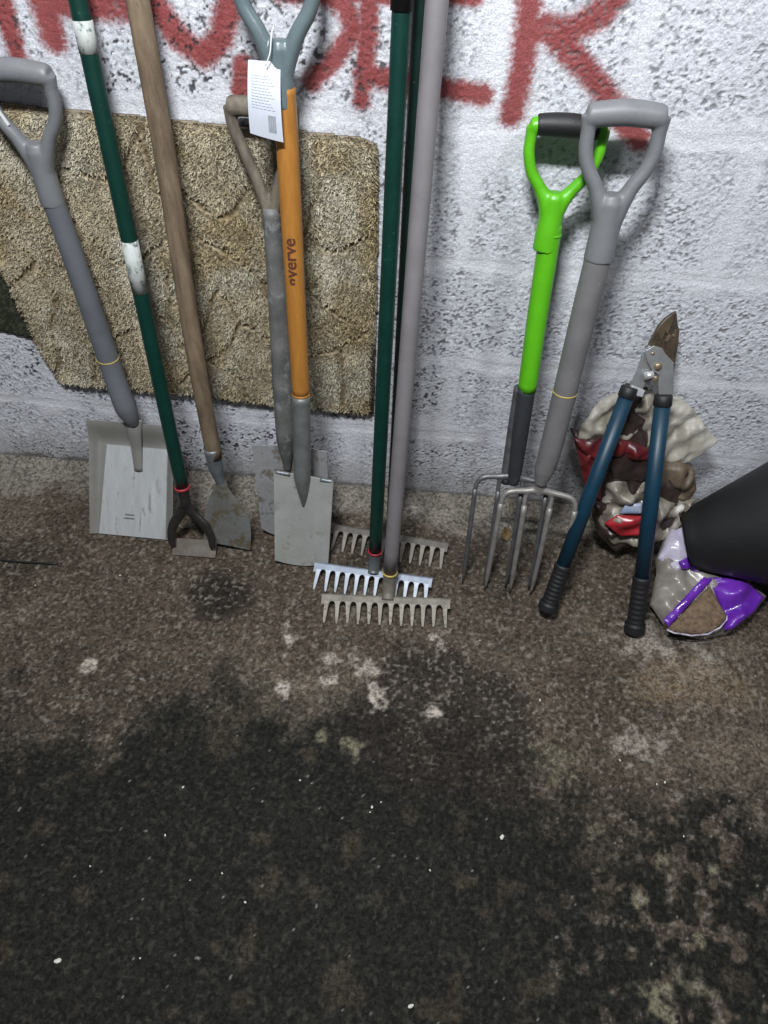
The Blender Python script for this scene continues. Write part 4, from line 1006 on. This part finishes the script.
def disc(c, r, z0, z1, name, m): Geo().tube([fr.p(*c, z0), fr.p(*c, z1 - .001), fr.p(*c, z1)], [r, r, r * .8], 18, ref=fr.A).make(name, m, h)
disc(ms[0], .0068, -.012, .0125, 'pivot_bolt', M['brass']); disc(ms[1], .0035, .004, .0085, 'rivet', M['brass']); disc(ms[2], .0062, -.004, .011, 'bumper_bolt', M['brass'])
a, c = Vector(ms[3]), Vector(ms[2])
Geo().tube([fr.p(a.x - .005, a.y - .004, .008), fr.p(a.x + .012, a.y + .003, .010)], .0075, 16).make('bumper', M['bright'], h)
Geo().prism([(ms[4][0] - .001, ms[4][1] - .003), (ms[5][0] + .001, ms[5][1] - .004), (ms[5][0] + .003, ms[5][1] + .010), (ms[4][0] + .002, ms[4][1] + .012)], fr, -.006, .004).make('ferrule', M['bright'], h, smooth=False, bevel=.001)

# ================================================================ crumpled sacks
BK = (Vector((.560, -.175, .118)), Vector((.805, -.185, .240)), .066, .172)      # the bucket's base centre, mouth centre and radii
def dent(q):      # film pressed down where the bucket lies on it
    ax = BK[1] - BK[0]; t = (q - BK[0]).dot(ax) / ax.length_squared
    if t < -.03 or t > 1: return q
    f = BK[0] + ax * t; rad = BK[2] + (BK[3] - BK[2]) * max(t, 0) + .005; d_ = q - f
    if d_.length < rad:
        if t < .02: return q - ax * (t + .03)
        if d_.z > -.02: d_.z = -.02
        return f + d_.normalized() * rad
    return q
def crumple(fr, poly, bulge, R, amp, seed, name, m, parent, z0=0., h=.0036, back=.35, tilt=0., zmin=.002):
    poly = [tuple(p) for p in poly]
    xs = [p[0] for p in poly]; ys = [p[1] for p in poly]; X = np.arange(min(xs) - h, max(xs) + 2 * h, h); Yy = np.arange(min(ys) - h, max(ys) + 2 * h, h)
    gx, gy = np.meshgrid(X, Yy); d = sdist(gx, gy, poly); keep = d > -h * .75
    used = keep[:-1, :-1] & keep[:-1, 1:] & keep[1:, 1:] & keep[1:, :-1]
    vs = np.zeros(gx.shape, bool)
    vs[:-1, :-1] |= used; vs[:-1, 1:] |= used; vs[1:, 1:] |= used; vs[1:, :-1] |= used
    # snap the rim on to the outline
    px, py = gx.copy(), gy.copy(); rim = vs & (d < h * .6)
    segs = list(zip(poly, poly[1:] + poly[:1]))
    for j, i in np.argwhere(rim):
        best = None
        for (x0, y0), (x1, y1) in segs:
            dx, dy = x1 - x0, y1 - y0; t = max(0, min(1, ((gx[j, i] - x0) * dx + (gy[j, i] - y0) * dy) / (dx * dx + dy * dy + 1e-12))); qx, qy = x0 + t * dx, y0 + t * dy
            dd = (gx[j, i] - qx) ** 2 + (gy[j, i] - qy) ** 2
            if best is None or dd < best[0]: best = (dd, qx, qy)
        px[j, i], py[j, i] = best[1], best[2]
    dd = np.where(rim, 0, np.maximum(d, 0)); t = np.clip(dd / R, 0, 1); prof = np.sqrt(np.clip(1 - (1 - t) ** 2, 0, 1))
    rs = np.random.default_rng(seed); cr = 0; tw = 0
    wx = gx + .025 * fbm(gx, gy, .07, seed + 5, 2); wy = gy + .025 * fbm(gx, gy, .07, seed + 9, 2)
    for i_ in range(6):
        an = rs.uniform(0, math.pi); lam = rs.uniform(.028, .085); ph = rs.uniform(0, 1)
        sgate = sst(.35, .6, vnoise(gx, gy, .05, seed + 31 + i_))
        tri = np.abs(((wx * math.cos(an) + wy * math.sin(an)) / lam + ph) % 1 - .5) * 2
        cr = cr + (tri - .5) * sgate * lam / .06; tw += .38
    cr = amp * cr / tw * 2.2
    hz = z0 + bulge * prof + cr * (.35 + .65 * np.minimum(prof * 1.5, 1)) + tilt * (gy - min(ys))
    hb = z0 - bulge * back * prof + cr * .35 - .001 + tilt * (gy - min(ys))
    hb = np.where(rim, hz - .0008, np.minimum(hb, hz - .0015))
    idx = -np.ones(gx.shape, int); n = int(vs.sum()); idx[vs] = np.arange(n)
    V = []
    for hh in (hz, hb):
        for x, y, z in zip(px[vs], py[vs], hh[vs]):
            q = dent(fr.p(x, y, z))
            if q.z < zmin: q.z = zmin + (0 if hh is hb else .0008)
            if q.y > -.006: q.y = -.006 - (0 if hh is hb else .0008)
            V.append(q)
    a, b, c_, d_ = idx[:-1, :-1][used], idx[:-1, 1:][used], idx[1:, 1:][used], idx[1:, :-1][used]
    F0 = np.stack([a, b, c_, d_], -1).tolist(); F = F0 + np.stack([d_ + n, c_ + n, b + n, a + n], -1).tolist(); E = {}
    for q in F0:
        for i in range(4):
            e = (min(q[i], q[(i + 1) % 4]), max(q[i], q[(i + 1) % 4])); E[e] = E.get(e, 0) + 1
    for q in F0:
        for i in range(4):
            e = (q[i], q[(i + 1) % 4])
            if E[(min(e), max(e))] == 1: F.append((e[1], e[0], e[0] + n, e[1] + n))
    return newobj(name, V, F, m, parent, True)
k = K['sack']; fr = Frame(k); q = [k['%02d' % i] for i in range(51)]
h = thing('plastic_sack', 'torn red and cloudy plastic compost sack slumped against wall behind loppers', 'sack', k['F'])
crumple(fr, q[45:46] + q[12:14] + q[2:4] + q[23:28] + q[34:39] + [q[45]], .035, .06, .010, 11, 'inner_lining', M['darkfilm'], h, z0=-.005)
crumple(fr, q[0:12], .008, .05, .014, 21, 'clear_top', M['film'], h, z0=.014, back=.1)
crumple(fr, q[22:30], .020, .05, .012, 31, 'soil_pouch', M['brownfilm'], h, z0=.014)
crumple(fr, q[45:51], .024, .04, .010, 36, 'dark_side', M['darkfilm'], h, z0=.012)
crumple(fr, q[30:40], .026, .06, .016, 41, 'cloudy_body', M['midfilm'], h, z0=.016)
rf = [q[12], q[13], q[14], q[15], q[16], (q[16][0], q[16][1] - .020), (q[15][0] - .01, q[15][1] - .036), (q[14][0], q[14][1] - .046), (q[20][0] + .004, q[13][1] - .052), (q[21][0], q[21][1] + .07)]
crumple(fr, rf, .008, .03, .009, 51, 'red_flap', M['redfoil'], h, z0=.040)
crumple(fr, [(q[12][0] + .006, q[12][1] - .01), (q[20][0] + .004, q[13][1] - .045), q[20], (q[21][0] - .0, q[21][1] - .02)], .008, .03, .009, 53, 'red_side', M['redfoil'], h, z0=.030)
crumple(fr, [(q[20][0] + .01, q[14][1] - .03), (q[16][0] + .01, q[16][1] - .012), q[17], q[18], (q[19][0], q[19][1] + .004)], .006, .03, .007, 57, 'torn_mouth', M['darkfilm'], h, z0=.034)
crumple(fr, q[40:45], .006, .03, .006, 61, 'red_print', M['label_red'], h, z0=.050, back=1)
lb = [(q[41][0] + .005, q[41][1] + .002), (q[42][0], q[42][1] + .004), (q[42][0] - .002, q[42][1] + .030), (q[41][0] + .018, q[41][1] + .026)]
crumple(fr, lb, .005, .02, .004, 65, 'blue_print', M['label_blue'], h, z0=.048, back=1)
k = K['purple']; fr = Frame(k); q = [k['%02d' % i] for i in range(36)]
h = thing('bark_sack', 'open purple and clear bag of bark chips lying on floor beside black bucket', 'sack', k['F'])
crumple(fr, q[0:13], .036, .07, .010, 71, 'clear_body', M['greyfilm'], h, z0=.002, back=.6)
crumple(fr, q[24:32], .012, .04, .008, 81, 'purple_side', M['purple'], h, z0=.038, back=2.2)
crumple(fr, q[20:24], .004, .02, .004, 85, 'purple_stripe', M['purple'], h, z0=.045, back=2)
crumple(fr, q[13:20], .008, .03, .004, 91, 'bark_chips', M['bark'], h, z0=.044, back=3)
up_ = [q[1], q[2], q[3], (q[4][0] + .006, q[4][1]), (q[35][0] - .01, q[35][1] - .004)]
crumple(fr, up_, .020, .04, .008, 95, 'lilac_top', M['lilac'], h, z0=.022, back=1.)
crumple(fr, q[32:36], .006, .02, .004, 97, 'purple_corner', M['purple'], h, z0=.044, back=1.5)
fr0 = fr
P = [q[19], q[18], q[17], q[16], q[15], q[14]]
g = Geo()
for i, (x0, y0) in enumerate(P[:-1]):
    x1, y1 = P[i + 1]; g.tube([fr.p(x0, y0, .047), fr.p((x0 + x1) / 2, (y0 + y1) / 2 - .003, .050), fr.p(x1, y1, .047)], .0019, 6)
g.make('torn_edge', M['lilac'], h)

# ================================================================ black bucket on its side
B0, B1, r0, r1 = BK
d = (B1 - B0); Lb = d.length; dn = d.normalized()
root = thing('bucket', 'black plastic bucket tipped on its side at the right edge, base towards sacks', 'bucket', (B1.x, B1.y, 0))
ref = Vector((0, -1, 0)); g = Geo(); n = 56; prof = [(0.0, .0), (0.0, r0 * .55), (-.004, r0 * .6), (-.004, r0 * .95), (0, r0), (.012, r0 + .003)] + [(t, r0 + (r1 - r0) * (t / Lb)) for t in np.linspace(.03, Lb - .02, 8)] + [(Lb - .018, r1 + .006), (Lb, r1 + .007), (Lb, r1 - .002), (Lb - .02, r1 - .006), (.03, r0 - .001), (.006, r0 - .006), (.006, .0)]
x_ = (ref - dn * ref.dot(dn)).normalized(); y_ = dn.cross(x_); V = []; F = []
for t, r in prof:
    for i in range(n):
        a = 2 * math.pi * i / n; V.append(B0 + dn * t + (x_ * math.cos(a) + y_ * math.sin(a)) * max(r, .0005))
for j in range(len(prof) - 1):
    for i in range(n): F.append((j * n + i, j * n + (i + 1) % n, (j + 1) * n + (i + 1) % n, (j + 1) * n + i))
g.add(V, F); g.make('body', M['bucket'], root)
P = [B0 + dn * (Lb - .03) + (x_ * math.cos(a) + y_ * math.sin(a)) * (r1 + .006) for a in np.linspace(0, 2 * math.pi, 60)]
Geo().tube(P, .004, 8, cap=False).make('rim_band', M['bucket'], root)

# ================================================================ small litter
K['chips'] = [c for c in K['chips']]
for i, (x, y) in enumerate(K['chips']):
    big_ = i < 3; r = (.0062, .0055, .0050)[i] if big_ else random.uniform(.0016, .0030)
    bm = bmesh.new(); bmesh.ops.create_icosphere(bm, subdivisions=2, radius=r)
    el = random.uniform(.45, .75); ang = random.uniform(0, 3.1) if i else .25
    for v in bm.verts:
        v.co *= random.uniform(.85, 1.12); v.co.y *= el; v.co.z *= .45
    bmesh.ops.rotate(bm, verts=bm.verts, matrix=Matrix.Rotation(ang, 3, 'Z'))
    me = bpy.data.meshes.new('chip'); bm.to_mesh(me); bm.free(); me.materials.append(M['chip'])
    o = bpy.data.objects.new('stone_chip', me); COL.objects.link(o); o.location = (x, y, r * .45 - .002)
    lab = {0: 'largest pale oval chip on dark floor, bottom left of photo', 1: 'round white chip on dark floor at the bottom edge, right of centre', 2: 'upright oval white chip on dark floor below the large stain', 5: 'pale chip in a rust-brown spot on dark floor at far left'}.get(i, 'tiny pale stone chip scattered on the dirty concrete floor')
    tagit(o, lab, 'stone chip', None if i in (0, 1, 2, 5) else 'tiny pale chips scattered over the floor')
P = bez([(-1.2, -.335, .003), (-1.08, -.325, .003), (-.98, -.330, .0035), (-.86, -.325, .003)], 8)
tagit(Geo().tube(P, .0022, 8).make('wire', M['wirem'], None), 'thin black wire lying on floor at left, in front of wall', 'wire')
V = []; F = []
lf = FF((.172, -.140, .010), (1, .3, 0), (-.2, .6, .6)); n = 8
for j in range(n):
    t = j / (n - 1); wd = .012 * math.sin(math.pi * min(.98, t * .94 + .03))
    for s_ in (-1, 0, 1): V.append(lf.p(s_ * wd, t * .034, .004 * abs(s_) + .006 * t * t))
for j in range(n - 1):
    for s_ in range(2): a = j * 3 + s_; F.append((a, a + 1, a + 4, a + 3))
o = newobj('leaf', V, F, M['leaf'], None); so_ = o.modifiers.new('t', 'SOLIDIFY'); so_.thickness = .0006
tagit(o, 'small dry yellow leaf on floor behind the fork tines', 'leaf')
for o in bpy.data.objects:
    if '_org' in o: del o['_org']
